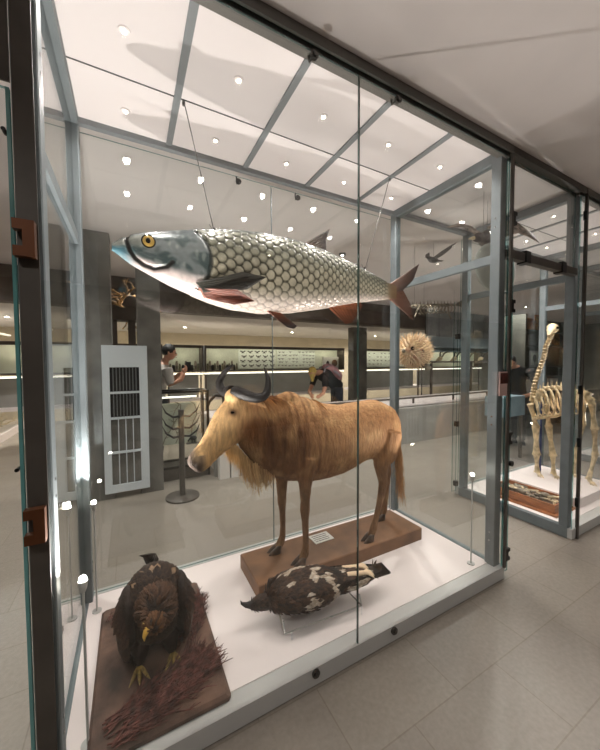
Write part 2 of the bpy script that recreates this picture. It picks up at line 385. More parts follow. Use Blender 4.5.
DC1 = display_case(-2.63, .065, 'long glass display case with the golden antelope, two eagles and hanging fish', [-1.28], 5, [-2.0545, -1.519, -.984, -.449])
DC2 = display_case(1.12, 2.93, 'smaller glass display case holding the long-necked skeleton and bone tray', [], 3, [1.75, 2.28])
display_case(4.05, 6.7, 'empty-looking glass display case at the far right beyond the skeleton case', [5.4], 5, [4.6, 5.1, 5.7, 6.2])
# downlights
def downlight(x, y, label, group, w_=DOWN_W):
    t = thing('downlight', label, 'ceiling light', (x, y, H-.004), group)
    b = MB(); b.tube([(x, y, H-.004), (x, y, H-.009)], .026, 20); part(t, 'trim_ring', b, M['panel'], True)
    b = MB(); b.tube([(x, y, H-.009), (x, y, H-.012)], .009, 16); part(t, 'lens', b, M['led'])
    lamp('lens_light', 'SPOT', (x, y, H-.02), w_, (1, .915, .86), t, .02, math.radians(150), blend=.8)
    return t
for i in range(5):
    for y, nm in ((.34, 'front'), (.85, 'rear')):
        downlight(-2.31+i*.525, y, 'small recessed downlight in the %s row of the big case ceiling, %s from the left' % (nm, ['first', 'second', 'third', 'fourth', 'last'][i]), 'downlights of the big case')
for i in range(3):
    for y, nm in ((.34, 'front'), (.83, 'rear')):
        downlight(1.52+i*.485, y, 'small recessed downlight in the %s row of the skeleton case ceiling, %s from the left' % (nm, ['first', 'second', 'last'][i]), 'downlights of the skeleton case', DOWN_W*1.8)
# added hall ceiling spots, made up to brighten the hall
for i, (x, y, nm) in enumerate([(-1.9, 3.9, 'behind the left pillar'), (.3, 2.3, 'behind the big case'), (2.4, 2.4, 'behind the skeleton case'), (4.6, 2.4, 'far right of the hall'), (7.2, 3.4, 'before the grey cladding'), (9.8, 3.2, 'at the far right before the cladding'), (-3.6, 2.2, 'left of the big case'), (-4.6, 4.4, 'over the left aisle'), (-3.2, -1.6, 'in front of the left door'), (-.6, -2.8, 'in front of the big case'), (1.8, -2.0, 'in front of the skeleton case'), (4.6, -1.5, 'in front of the far right case')]):
    t = thing('added_hall_spot', 'added round hall spotlight in the ceiling '+nm, 'ceiling light', (x, y, H+.012), 'added hall ceiling spotlights')
    b = MB(); b.tube([(x, y, H+.012), (x, y, H-.01)], .05, 20); part(t, 'trim_ring', b, M['strip'], True)
    b = MB(); b.tube([(x, y, H-.01), (x, y, H-.013)], .018, 16); part(t, 'lens', b, M['led'])
    lamp('lens_light', 'SPOT', (x, y, H-.03), HALL_W*(1.7 if y > 2 else 1.0), (1, .94, .885), t, .05, math.radians(140), blend=.9)

for i, (x, y, nm) in enumerate([(-4.5, 7.2, 'over the far left case'), (-1.0, 7.6, 'over the jar cabinets'), (2.2, 7.6, 'over the butterfly cabinet'), (5.6, 7.6, 'over the cabinet right of the column'), (9, 7.4, 'over the far right cabinets')]):  # added spots under the soffit, made up to light the rear room
    t = thing('added_soffit_spot', 'added round spotlight under the low rear ceiling '+nm, 'ceiling light', (x, y, 2.57), 'added rear soffit spotlights')
    b = MB(); b.tube([(x, y, 2.57), (x, y, 2.555)], .05, 20); part(t, 'trim_ring', b, M['strip'], True)
    b = MB(); b.tube([(x, y, 2.555), (x, y, 2.552)], .035, 16); part(t, 'lens', b, M['led'])
    lamp('lens_light', 'SPOT', (x, y, 2.53), HALL_W*2.4, (1, .93, .85), t, .06, math.radians(172), blend=.3)

# rod lamps standing on the plinth
def rod_lamp(x, y, label, tip=(0, 0), k=1.0, cone=140):
    t = thing('rod_lamp', label, 'lamp', (x, y, .1), 'thin rod lamps on the plinth')
    b = MB(); b.tube([(x, y, .1), (x, y, .106)], .025, 20); part(t, 'base', b, M['alu'], True)
    b = MB(); b.tube([(x, y, .106), (x, y, .72)], .005, 8); part(t, 'rod', b, M['alu'], True)
    X, Y = x, y
    b = MB(); b.tube([(X, Y, .72), (X, Y, .735), (X, Y, .765)], [.008, .014, .017], 14); part(t, 'lamp_head', b, M['alu'], True)
    b = MB(); b.ell((X, Y, .772), (.013, .013, .012)); part(t, 'bulb', b, M['bulb'], True)
    lamp('bulb_light', 'SPOT', (X, Y, .79), UP_W*k, (1, .93, .88), t, .010, math.radians(cone), V((tip[0], tip[1], 1)).to_track_quat('-Z', 'Y').to_euler(), .5)
rod_lamp(-2.50, .12, 'thin rod lamp at the front left corner, nearest the dark post', (.12, .0), 2.3, 125)
rod_lamp(-2.53, .90, 'thin rod lamp at the back left corner, behind the standing eagle board', (.35, -.15), 2.0, 135)
rod_lamp(-.12, .10, 'thin rod lamp at the front right corner of the big case', (-.55, .25), .7, 110)
rod_lamp(-.12, .93, 'thin rod lamp at the back right corner, behind the antelope tail', (-.55, -.25), .6, 110)

rod_lamp(2.80, .14, 'added thin rod lamp at the front right corner of the skeleton case', (-.3, .2), 1.7, 125)  # added uplight that brightens the skeleton case ceiling

# glass doors of the passages
def clamp_c(t, x, y, z, d, m_, s=1.0):                              # C-shaped glass clamp opening towards d
    b = MB(); w_, h = .048*s, .05*s
    o = [(0, -h), (w_, -h), (w_, h), (0, h), (0, h*.45), (w_*.45, h*.45), (w_*.45, -h*.45), (0, -h*.45)]
    b.sheet([(x+(px if d > 0 else -px), z+pz) for px, pz in (o if d > 0 else o[::-1])], y, .03)
    part(t, 'hinge_clamp', b, m_)
t = thing('glass_door', 'closed glass door at the far left with two brown hinge clamps on a dark post', 'door', (-3.1, 0, 0))
b = MB(); b.box((-3.70, -.045, .02), (-2.632, -.033, 2.43), 'y'); part(t, 'glass_pane', b, [M['glass'], M['gedge']])
b = MB(); b.box((-2.632, -.046, .02), (-2.623, -.032, 2.43)); part(t, 'polished_edge', b, M['teal_edge'], label='teal polished glass edge')
for z in (1.98, 1.09): clamp_c(t, -2.622, -.064, z, 1, M['brown'], 1.1)
b = MB(); b.box((-2.617, -.043, .0), (-2.566, -.037, 3.1)); part(t, 'post_shade_plate', b, M['dark'])  # dark plate over the steel post front, its unlit tone put into colour
b = MB(); b.box((-3.75, -.045, 2.45), (-2.622, -.036, 3.09)); part(t, 'transom_panel', b, M['dark'])
for z in (2.3, 1.27): b = MB(); b.cyl((-2.638, -.055, z), (-2.638, -.028, z), .006, 10); part(t, 'stop_knob', b, M['black'], True)
def passage(x0, x1, label):
    t = thing('passage_frame', label, 'door frame', (x0, 0, 0))
    b = MB(); b.box((x0, -.02, 2.345), (x1, .03, 2.405)); part(t, 'transom_rail', b, M['dark'])
    b = MB(); b.box((x0, -.045, 3.05), (x1, .03, H+.01)); part(t, 'head_rail', b, M['dark'])
    b = MB(); b.box((x0+.01, .0, 2.41), (x1-.01, .01, 3.045), 'y'); part(t, 'transom_pane', b, [M['glass'], M['gedge']])
    b = MB(); b.box((x0+.02, -.012, .03), (x0+.085, -.002, 2.34), 'y'); part(t, 'side_glass', b, [M['glass'], M['gedge']])
    for z in (2.62, 2.0, 1.04, .17): clamp_c(t, x0+.075, -.02, z, -1, M['black'], .9)
    for xx in (x0+.25, x1-.25):
        b = MB(); b.bbox((xx-.035, -.03, 2.335), (xx+.035, .04, 2.425), .005); part(t, 'top_clamp', b, M['black'])
    b = MB(); b.cyl((x0+.07, -.04, 1.0-.15), (x0+.07, .01, .85), .02, 14); part(t, 'lock', b, M['black'], True)
    b = MB(); b.box((x0, 1.0, 3.05), (x1, 1.05, H)); part(t, 'back_rail', b, M['strip'])
    return t
passage(.066, 1.119, 'open passage frame between the big case and the skeleton case')
passage(2.931, 4.049, 'open passage frame right of the skeleton case')
for x in (1.19,):
    t = thing('hinged_pane', 'narrow folded glass leaf with small hinges at the skeleton case rear post', 'glass door', (1.1, 1.05, 0))
    b = MB(); b.box((1.04, 1.10, .05), (1.11, 1.11, 2.3), 'y'); part(t, 'glass_pane', b, [M['glass'], M['gedge']])
    for z in (.86, .14, 1.9): b = MB(); b.bbox((1.085, 1.08, z-.03), (1.13, 1.125, z+.03), .004); part(t, 'hinge', b, M['black'])
# corner hinges on the skeleton case post
t = DC2
for z in (2.86, 1.35, .88, .34): b = MB(); b.bbox((1.165, -.055, z-.04), (1.2, -.029, z+.04), .004); part(t, 'hinge', b, M['black'])
b = MB(); b.box((1.19, -.05, .0), (1.215, -.029, 3.09)); part(t, 'jamb_strip', b, M['dark'])
b = MB(); b.box((.04, -.05, .1), (.066, -.036, 3.03)); part(DC1, 'post_shade_strip', b, M['dark'])  # shade on the right post front, laid on as a dark strip
# sign on the post
t = thing('small_sign', 'small pink-edged picture sign fixed to the right front post', 'sign', (-.01, -.035, 1.36))
b = MB(); b.box((-.055, -.045, 1.36), (.05, -.039, 1.53)); part(t, 'sign_board', b, M['signpink'])
b = MB(); b.box((-.045, -.047, 1.445), (.04, -.0445, 1.52)); part(t, 'picture', b, M['signdark'])

# ------------------------------------------------------------------ golden antelope
WB = (-.95, .69, .2)
gn = MB(); Y = .68
gn.loft([((-.325, Y, 1.06), .05, .08), ((-.355, Y, 1.06), .11, .14), ((-.42, Y, 1.055), .16, .19), ((-.55, Y, 1.05), .18, .24), ((-.72, Y, 1.045), .19, .24),
         ((-.89, Y, 1.015), .205, .262), ((-1.07, Y, 1.01), .205, .285), ((-1.2, Y, 1.035), .19, .295), ((-1.32, Y, 1.07), .175, .30), ((-1.44, Y, 1.115), .155, .268), ((-1.54, Y, 1.165), .125, .215), ((-1.62, Y, 1.215), .105, .17), ((-1.69, Y-.005, 1.25), .10, .14)], 28)
gn.loft([((-1.60, Y, 1.30), .07, .08), ((-1.665, Y-.005, 1.275), .10, .142), ((-1.735, Y-.01, 1.225), .10, .135), ((-1.80, Y-.02, 1.165), .084, .115), ((-1.86, Y-.03, 1.105), .068, .09), ((-1.915, Y-.035, 1.05), .06, .074), ((-1.955, Y-.04, 1.015), .066, .072), ((-1.982, Y-.045, .990), .058, .064), ((-2.0, Y-.047, .972), .044, .046), ((-2.006, Y-.048, .966), .02, .02)], 24, up=(.73, 0, -.68))
gn.ell((-1.972, Y-.045, 1.0), (.046, .066, .056)); gn.ell((-1.735, Y-.005, 1.375), (.055, .085, .06))                     # poll under the horn bases
gn.ell((-1.345, Y, 1.34), (.10, .07, .055)); gn.ell((-1.24, Y-.09, 1.0), (.11, .08, .2)); gn.ell((-1.24, Y+.09, 1.0), (.11, .08, .2))
gn.ell((-.49, Y-.075, 1.0), (.15, .10, .25)); gn.ell((-.46, Y+.07, 1.0), (.13, .10, .25))
def leg(pts, rs): gn.tube(pts, rs, 12)
yn, yf = Y-.11, Y+.10
leg([(-1.25, yn, .95), (-1.262, yn, .84), (-1.266, yn, .74), (-1.268, yn, .64), (-1.27, yn, .57), (-1.268, yn, .50), (-1.264, yn, .38), (-1.264, yn, .305), (-1.272, yn, .265), (-1.295, yn, .225)], [.085, .06, .045, .035, .035, .026, .022, .024, .03, .026])
leg([(-1.32, yf, .95), (-1.345, yf, .84), (-1.348, yf, .74), (-1.348, yf, .64), (-1.348, yf, .57), (-1.345, yf, .50), (-1.342, yf, .38), (-1.345, yf, .305), (-1.36, yf, .265), (-1.385, yf, .225)], [.08, .058, .044, .034, .034, .025, .021, .024, .03, .026])
leg([(-.50, yn, 1.05), (-.53, yn, .90), (-.57, yn, .78), (-.560, yn, .69), (-.548, yn, .63), (-.565, yn, .55), (-.59, yn, .46), (-.622, yn, .36), (-.648, yn, .285), (-.675, yn, .225)], [.11, .095, .064, .043, .037, .031, .025, .023, .03, .026])
leg([(-.45, yf, 1.05), (-.41, yf, .90), (-.35, yf, .78), (-.32, yf, .69), (-.305, yf, .62), (-.308, yf, .54), (-.316, yf, .44), (-.325, yf, .34), (-.34, yf, .28), (-.362, yf, .225)], [.10, .085, .06, .043, .037, .03, .025, .022, .029, .026])
for sgn in (-1, 1):                                                   # ears droop sideways
    gn.tube([(-1.66, Y+sgn*.07, 1.365), (-1.635, Y+sgn*.125, 1.36), (-1.60, Y+sgn*.165, 1.34), (-1.58, Y+sgn*.19, 1.32)], [.018, .026, .02, .008], 10, flat=.6)
G0, G1, G2, G3 = (.71, .54, .37), (.50, .32, .20), (.90, .75, .52), (.86, .68, .48)
def furcol(p, n):
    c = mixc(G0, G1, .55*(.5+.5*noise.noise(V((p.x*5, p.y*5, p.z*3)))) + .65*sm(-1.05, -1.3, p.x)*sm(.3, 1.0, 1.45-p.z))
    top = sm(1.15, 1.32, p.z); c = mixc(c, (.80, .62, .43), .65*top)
    st = noise.noise(V((p.x*34, p.y*4, p.z*3.2))); c = mixc(c, (.30, .17, .10), 1.1*max(0, st)*sm(-1.0, -1.2, p.x)*(1-sm(-1.62, -1.70, p.x))); c = mixc(c, (.36, .23, .14), .55*sm(-1.25, -1.45, p.x)*sm(-1.75, -1.66, p.x)*sm(1.36, 1.15, p.z))
    hd = sm(-1.60, -1.78, p.x); c = mixc(c, (.83, .67, .47), hd)
    chk = math.exp(-(((p.x+1.66)/.07)**2+((p.z-1.17)/.09)**2)); c = mixc(c, (.50, .31, .18), .7*chk)
    mz = sm(-1.925, -1.965, p.x+(.04 if p.z > 1.05 else 0)); c = mixc(c, (.30, .25, .23), mz*.9)
    if p.z < .86: c = mixc(c, (.52, .39, .28), .85*sm(.88, .70, p.z))
    if p.z < .36: c = mixc(c, (.50, .38, .27), .6*sm(.36, .24, p.z))
    eye = math.exp(-(((p.x+1.765)/.03)**2+((p.z-1.295)/.022)**2)); c = mixc(c, (.25, .16, .10), .9*eye)
    c = mixc(c, (.93, .80, .58), .35*sm(.0, .7, noise.noise(V((p.x*9, p.y*9, p.z*9)))))
    return c
def furdisp(p, n):
    k = .0022*noise.noise(V((p.x*70, p.y*70, p.z*12)))+.0035*noise.noise(V((p.x*14, p.y*14, p.z*7)))
    k += .007*abs(noise.noise(V((p.x*22, p.y*2, p.z*1.5))))*sm(-1.1, -1.25, p.x)*(1-sm(-1.6, -1.68, p.x))
    return k if p.z > .62 else k*.3
t = thing('golden_antelope', 'golden wildebeest-like antelope mount standing in profile on a brown board', 'antelope', WB)
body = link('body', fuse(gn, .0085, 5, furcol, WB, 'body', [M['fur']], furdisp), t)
def strand(b, p, d, L, r, droop=.0, c=(1, 1, 1), n=5, wav=.01):
    p = V(p); d = V(d).normalized(); pts = []; rs = []
    ph = random.random()*6
    for k in range(n):
        s_ = k/(n-1); q = p+d*L*s_+V((0, 0, -droop*L*s_*s_))+V((math.sin(ph+s_*4)*wav*s_, math.cos(ph*1.7+s_*3)*wav*s_, 0))
        pts.append(q); rs.append(r*(1-.85*s_))
    b.tube(pts, rs, 3, cols=[mixc(c, (.95, .84, .62), .35*k/(n-1)) for k in range(n)])
b = MB()
for i in range(620):
    s_ = random.random(); x = -1.80+s_*.32; z = 1.085-.25*s_+.02*math.sin(s_*9)
    yy = Y+random.uniform(-.055, .05)*(1.1)
    c = mixc((.90, .76, .54), (.62, .44, .28), random.random()*.8*(.3+s_))
    strand(b, (x, yy, z+random.uniform(0, .03)), (random.uniform(.0, .25), random.uniform(-.12, .12), -1), (.10+.09*math.sin(s_*PI))*random.uniform(.6, 1.25), .0035, 0, c)
part(t, 'beard', b, M['strand'], False, True, 'long pale straw-coloured throat beard')
b = MB()
for i in range(520):
    s_ = random.random(); x = -1.62+s_*.50; z = 1.375-.04*s_+.012*math.sin(s_*6)
    yy = Y+random.uniform(-.06, .05)
    strand(b, (x, yy, z-abs(yy-Y)*.35), (random.uniform(.2, .9), random.choice((-1, -1, 1))*random.uniform(.4, 1), -.15), random.uniform(.08, .16), .0028, .9, mixc((.76, .52, .28), (.40, .24, .13), random.random()), wav=.004)
part(t, 'mane', b, M['strand'], False, True)
b = MB()
b.tube([(-.40, Y, 1.16), (-.345, Y, 1.12), (-.31, Y, 1.05), (-.285, Y, .93), (-.268, Y, .80)], [.02, .024, .02, .016, .012], 8, cols=[(.66, .46, .28)]*5)
for i in range(420):
    s_ = random.random(); z = 1.08-.45*s_; x = -.305+.055*s_
    strand(b, (x+random.uniform(-.012, .012), Y+random.uniform(-.015, .015), z), (random.uniform(.02, .16), random.uniform(-.1, .1), -1), random.uniform(.26, .44)*(1-.2*s_), .003, 0, mixc((.80, .62, .40), (.58, .36, .20), random.random()), n=6)
part(t, 'tail', b, M['strand'], False, True)
for pts in ([(-1.735, Y-.03, 1.415), (-1.715, Y-.08, 1.412), (-1.675, Y-.14, 1.392), (-1.635, Y-.175, 1.384), (-1.592, Y-.19, 1.40), (-1.568, Y-.18, 1.45), (-1.562, Y-.16, 1.51), (-1.575, Y-.135, 1.57)],
            [(-1.735, Y+.03, 1.415), (-1.735, Y+.08, 1.412), (-1.745, Y+.14, 1.40), (-1.765, Y+.18, 1.415), (-1.775, Y+.20, 1.46), (-1.755, Y+.195, 1.51), (-1.725, Y+.17, 1.555), (-1.69, Y+.15, 1.59)]):
    b = MB(); 
    from mathutils import geometry
    pp = []; rr = []; R8 = [.036, .036, .033, .029, .026, .021, .014, .004]
    P_ = [V(p) for p in pts]
    for i in range(7):
        for k in range(4):
            q = k/4; a, b1, c1, d1 = P_[max(i-1, 0)], P_[i], P_[i+1], P_[min(i+2, 7)]
            pp.append(.5*((2*b1)+(c1-a)*q+(2*a-5*b1+4*c1-d1)*q*q+(3*b1-a-3*c1+d1)*q**3)); rr.append((R8[i]*(1-q)+R8[i+1]*q)*(1+.05*(k % 2)*(1 if i < 4 else 0)))
    pp.append(P_[-1]); rr.append(.003); b.tube(pp, rr, 16); part(t, 'horn', b, M['horn'], True)
def hoofs(x, y):
    b = MB()
    for s_ in (-1, 1):
        yy = y+s_*.019; rs = []
        for (xc, z, hl, hw) in ((x-.018, .2, .052, .021), (x-.012, .214, .046, .020), (x+.0, .236, .032, .018), (x+.012, .252, .018, .013)):
            rs.append([(xc+math.cos(a)*hl*(1.15 if math.cos(a) < 0 else .8), yy+math.sin(a)*hw*(1 if math.cos(a) > -.5 else .8), z) for a in [2*PI*k/12 for k in range(12)]])
        b.rings(rs)
    part(t, 'hoof', b, M['hoof'], True)
hoofs(-1.30, yn); hoofs(-1.39, yf); hoofs(-.685, yn); hoofs(-.37, yf)
b = MB(); b.ell((-1.765, Y-.088, 1.292), (.016, .010, .009)); part(t, 'eye', b, M['eyeb'], True)
b = MB(); b.ell((-1.765, Y+.080, 1.292), (.017, .012, .012)); part(t, 'eye', b, M['eyeb'], True)
b = MB(); b.ell((-1.975, Y-.092, 1.018), (.010, .006, .014)); part(t, 'nostril', b, M['eyeb'], True)
b = MB(); b.bbox((-1.64, .50, .1), (-.175, .885, .2), .006)
solo('mount_board', b, M['wood'], 'thick brown board on the white plinth under the golden antelope', 'board', (-.9, .69, .1))
t = thing('info_card', 'small white information card lying on the brown board between the hooves', 'card', (-1.07, .76, .2))
b = MB(); b.box((-1.09, .72, .2), (-.92, .84, .204)); part(t, 'card_sheet', b, M['card'])
b = MB()
for i in range(4): b.box((-1.075, .74+i*.024, .204), (-.95+.01*(i % 2), .747+i*.024, .2046))
part(t, 'print_lines', b, M['ink'])

# ------------------------------------------------------------------ tarpon
FB = (-1.4, .6, 1.92)
top = [(-2.392, 2.222), (-2.365, 2.236), (-2.335, 2.262), (-2.315, 2.275), (-2.233, 2.303), (-2.107, 2.335), (-1.944, 2.370), (-1.766, 2.402), (-1.572, 2.42), (-1.359, 2.42), (-1.123, 2.392), (-.86, 2.339), (-.618, 2.275), (-.48, 2.235), (-.40, 2.232)]
bot = [(-2.391, 2.188), (-2.35, 2.158), (-2.309, 2.127), (-2.214, 2.081), (-2.113, 2.033), (-2.006, 1.995), (-1.893, 1.957), (-1.773, 1.93), (-1.577, 1.917), (-1.362, 1.936), (-1.124, 1.980), (-.86, 2.04), (-.617, 2.085), (-.48, 2.105), (-.40, 2.105)]
def interp(tab, x):
    for (a, za), (c, zc) in zip(tab[:-1], tab[1:]):
        if x <= c: u = max(0, (x-a)/(c-a)); return za+(zc-za)*u
    return tab[-1][1]
def ys(x): return .115*min(1, ((x+2.395)/.45))**.62*(1-.88*sm(-1.3, -.38, x)) if x > -2.395 else .004
N1, N2 = 460, 176
b = MB(); xs = [-2.39+(1.99)*((i/N1)**1.05) for i in range(N1+1)]
vs = []; cs = []; fs = []
for i, x in enumerate(xs):
    zt = (interp(top, x-.012)+interp(top, x)+interp(top, x+.012))/3; zb = (interp(bot, x-.012)+interp(bot, x)+interp(bot, x+.012))/3; zc = (zt+zb)/2; h = (zt-zb)/2; wy = max(.005, ys(x))
    for k in range(N2):
        a = 2*PI*k/N2; s_ = math.sin(a); c_ = math.cos(a)
        z = zc+h*s_; y = .6+wy*math.copysign(abs(c_)**.85, c_)
        u = (x+2.0)/(.050-.012*sm(-1.4, -.5, x)); arc = (k/N2*2*PI); va = abs(math.asin(max(-1, min(1, s_))))
        vv = math.asin(max(-1, min(1, s_)))/PI*11.5*(.6+.4*h/.24)
        # gill cover line curves back
        gx = -1.915-.10*(s_**2)+.01
        t_ = s_
        base = mixc((.74, .71, .62), (.40, .41, .35), sm(-.2, .7, t_)); base = mixc(base, (.22, .25, .26), sm(.80, .97, t_)); base = mixc(base, (.96, .90, .86), sm(-.35, -.85, t_))
        d = 0
        if x > gx and x < -.50:
            best = 9
            cu = math.floor(u); 
            # overlapping round scales: nearest centre forward of the point
            val = 0
            for ci in (cu, cu-1, cu+1):
                off = .5*(ci % 2); cv = math.floor(vv-off+.5)+off
                du = u-ci; dv = vv-cv; rr = math.sqrt((du*.80)**2+dv*dv*1.25)
                if rr < .60 and du > -.8:
                    q = (ci, rr, du);
                    if val == 0 or ci < val[0]: val = q
            if val == 0: e = 1
            else: e = sm(.40, .57, val[1]); 
            shade = .9*(1-.75*sm(-.25, -.8, t_)); shade = max(.12, shade)
            base = mixc(base, (.20, .20, .16), e*shade)
            if val: base = mixc(base, (.95, .92, .84), .25*sm(.45, .1, val[1])); d = .0035*(1-e)
        elif x <= gx:
            hd = noise.noise(V((x*9, s_*2.2, 3)))*1.2+.7*noise.noise(V((x*26, s_*6, 5)))
            base = mixc((.52, .55, .55), (.30, .36, .36), sm(-.3, .4, hd)); base = mixc(base, (.23, .27, .28), sm(.55, .95, t_)); base = mixc(base, (.93, .86, .84), sm(-.30, -.66, t_))
            base = mixc(base, (.36, .60, .68), .8*sm(-2.26, -2.36, x)*sm(.4, -.4, t_))
            base = mixc(base, (.62, .62, .58), .7*sm(-2.16, -2.26, x)*sm(-.1, .3, t_)*(1-sm(.7, .95, t_)))
            pat = abs(noise.noise(V((x*30, s_*4, 7)))); base = mixc(base, (.84, .84, .80), .35*sm(.35, .6, pat))
            ml = 2.232-.30*(x+2.324)**.5*.75 if x > -2.324 else 9                   # jaw line
            jl = [(-2.318, 2.275), (-2.322, 2.235), (-2.308, 2.185), (-2.285, 2.148), (-2.245, 2.118), (-2.195, 2.103), (-2.132, 2.116), (-2.105, 2.145)]
            if -2.345 < x < -2.09:
                dz = 9
                for (ax_, az_), (bx_, bz_) in zip(jl[:-1], jl[1:]):
                    tt = max(0, min(1, ((x-ax_)*(bx_-ax_)+(z-az_)*(bz_-az_))/((bx_-ax_)**2+(bz_-az_)**2))); dz = min(dz, math.hypot(x-ax_-(bx_-ax_)*tt, z-az_-(bz_-az_)*tt))
                base = mixc(base, (.10, .09, .08), sm(.014, .005, dz)); d = -.008*sm(.02, .004, dz)
        if abs(x-gx) < .014 and abs(t_) < .85: base = mixc(base, (.15, .17, .17), .8*(1-abs(x-gx)/.014)); d -= .006
        if x > -.56: base = mixc(base, (.48, .36, .24), .85*sm(-.56, -.42, x))
        n_ = V((0, c_/wy, s_/max(h, .01))).normalized()
        vs.append((x, y+n_.y*d, z+n_.z*d)); cs.append(base)
for i in range(N1):
    for k in range(N2): fs.append((i*N2+k, i*N2+(k+1) % N2, (i+1)*N2+(k+1) % N2, (i+1)*N2+k))
fs.append(tuple(range(N2-1, -1, -1))); fs.append(tuple(N1*N2+k for k in range(N2)))
b.v = vs; b.c = cs; b.f = fs; b.mi = [0]*len(fs)
t = thing('tarpon', 'huge silver tarpon fish mount hanging on wires above the antelope', 'fish', FB)
part(t, 'body', b, M['fish'], True, True)
def fin(name, root, tip, n, y0, dy, c0, c1, thick=.007, label=None):
    """fin: root and tip polylines in x,z; fan of rays between them"""
    def samp(pl, s_):
        s_ *= (len(pl)-1); i = min(int(s_), len(pl)-2); q = s_-i
        return V((pl[i][0]+(pl[i+1][0]-pl[i][0])*q, 0, pl[i][1]+(pl[i+1][1]-pl[i][1])*q))
    b = MB(); vs = []; cs = []; m_ = 6
    for side in (-1, 1):
        for i in range(n+1):
            a = samp(root, i/n); c = samp(tip, i/n)
            for k in range(m_+1):
                q = k/m_; p = a.lerp(c, q); th = thick*(1-.8*q)*(1 if i % 2 else .55)*(1 if 0 < i < n else .3)
                vs.append((p.x, y0+dy*q+side*th, p.z)); cs.append(mixc(c0, c1, q*(.8+.4*(i % 2))))
    W = m_+1; o2 = (n+1)*W; fs = []
    for i in range(n):
        for k in range(m_):
            A = i*W+k; fs.append((A, A+1, A+W+1, A+W)); B = o2+A; fs.append((B, B+W, B+W+1, B+1))
    for i in (0, n):
        for k in range(m_): A = i*W+k; fs.append((A, A+o2, A+o2+1, A+1))
    for i in range(n):
        A = i*W; fs.append((A, A+W, A+W+o2, A+o2)); A = i*W+m_; fs.append((A, A+o2, A+W+o2, A+W))
    b.v = vs; b.c = cs; b.f = fs; b.mi = [0]*len(fs)
    part(t, name, b, M['fin'], False, True, label)
br, db = (.50, .32, .22), (.16, .11, .09)
fin('tail_fin', [(-.46, 2.232), (-.43, 2.20), (-.43, 2.17)], [(-.13, 2.435), (-.20, 2.29), (-.315, 2.195)], 26, .6, 0, br, db, .010)
fin('tail_fin', [(-.43, 2.17), (-.43, 2.14), (-.46, 2.105)], [(-.315, 2.195), (-.23, 2.09), (-.195, 1.955)], 26, .6, 0, br, (.30, .18, .12), .010)
fin('dorsal_fin', [(-1.28, 2.395), (-1.18, 2.38), (-1.09, 2.36)], [(-1.04, 2.555), (-1.075, 2.47), (-1.07, 2.38)], 14, .6, 0, (.38, .30, .24), (.12, .09, .08))
fin('pelvic_fin', [(-1.55, 1.93), (-1.50, 1.925), (-1.45, 1.925)], [(-1.42, 1.83), (-1.37, 1.82), (-1.345, 1.84)], 12, .56, -.03, (.62, .35, .24), (.12, .09, .08))
fin('anal_fin', [(-1.06, 2.0), (-.92, 2.03), (-.76, 2.06)], [(-.90, 1.885), (-.84, 1.90), (-.74, 2.03)], 18, .6, 0, (.70, .42, .28), (.35, .20, .13))
fin('pectoral_fin', [(-1.99, 2.045), (-1.965, 2.02), (-1.95, 1.995)], [(-1.75, 2.115), (-1.60, 2.105), (-1.72, 2.02)], 14, .505, -.075, (.30, .30, .27), (.20, .19, .17))
fin('pectoral_fin', [(-1.975, 2.02), (-1.96, 1.995), (-1.945, 1.965)], [(-1.78, 2.01), (-1.68, 1.955), (-1.80, 1.925)], 14, .515, -.095, (.78, .52, .45), (.45, .24, .18), label='pinkish pectoral fin')
e = part(t, 'eye', MB().ell((-2.222, .512, 2.232), (.029, .012, .029)), M['eyew'], True, label='amber glass eye')
part(e, 'pupil', MB().ell((-2.224, .502, 2.231), (.012, .005, .014)), M['eyeb'], True)
b = MB(); b.tube([(-2.222+.031*math.cos(a), .513, 2.232+.031*math.sin(a)) for a in [2*PI*k/20 for k in range(21)]], .0045, 6); part(e, 'eye_rim', b, M['eyeb'], True)
for (p0, p1, lb) in (((-2.02, .61, H-.004), (-1.86, .6, 2.372), 'thin steel suspension wire holding the front of the big fish'), ((-.45, .62, H-.004), (-.72, .6, 2.30), 'thin steel suspension wire holding the tail end of the big fish')):
    b = MB(); b.tube([p0, p1], .0028, 6); b.tube([V(p0), V(p0)+V((0, 0, -.03))], .008, 8)
    q = V(p1); b.tube([q+V((0, 0, -.02)), q+V((0, 0, .03))], .006, 6)
    for s_ in (-1, 1): b.tube([q+V((0, 0, .0)), q+V((s_*.03, 0, .045))], .002, 5)
    solo('suspension_wire', b, M['wire'], lb, 'wire', p1)

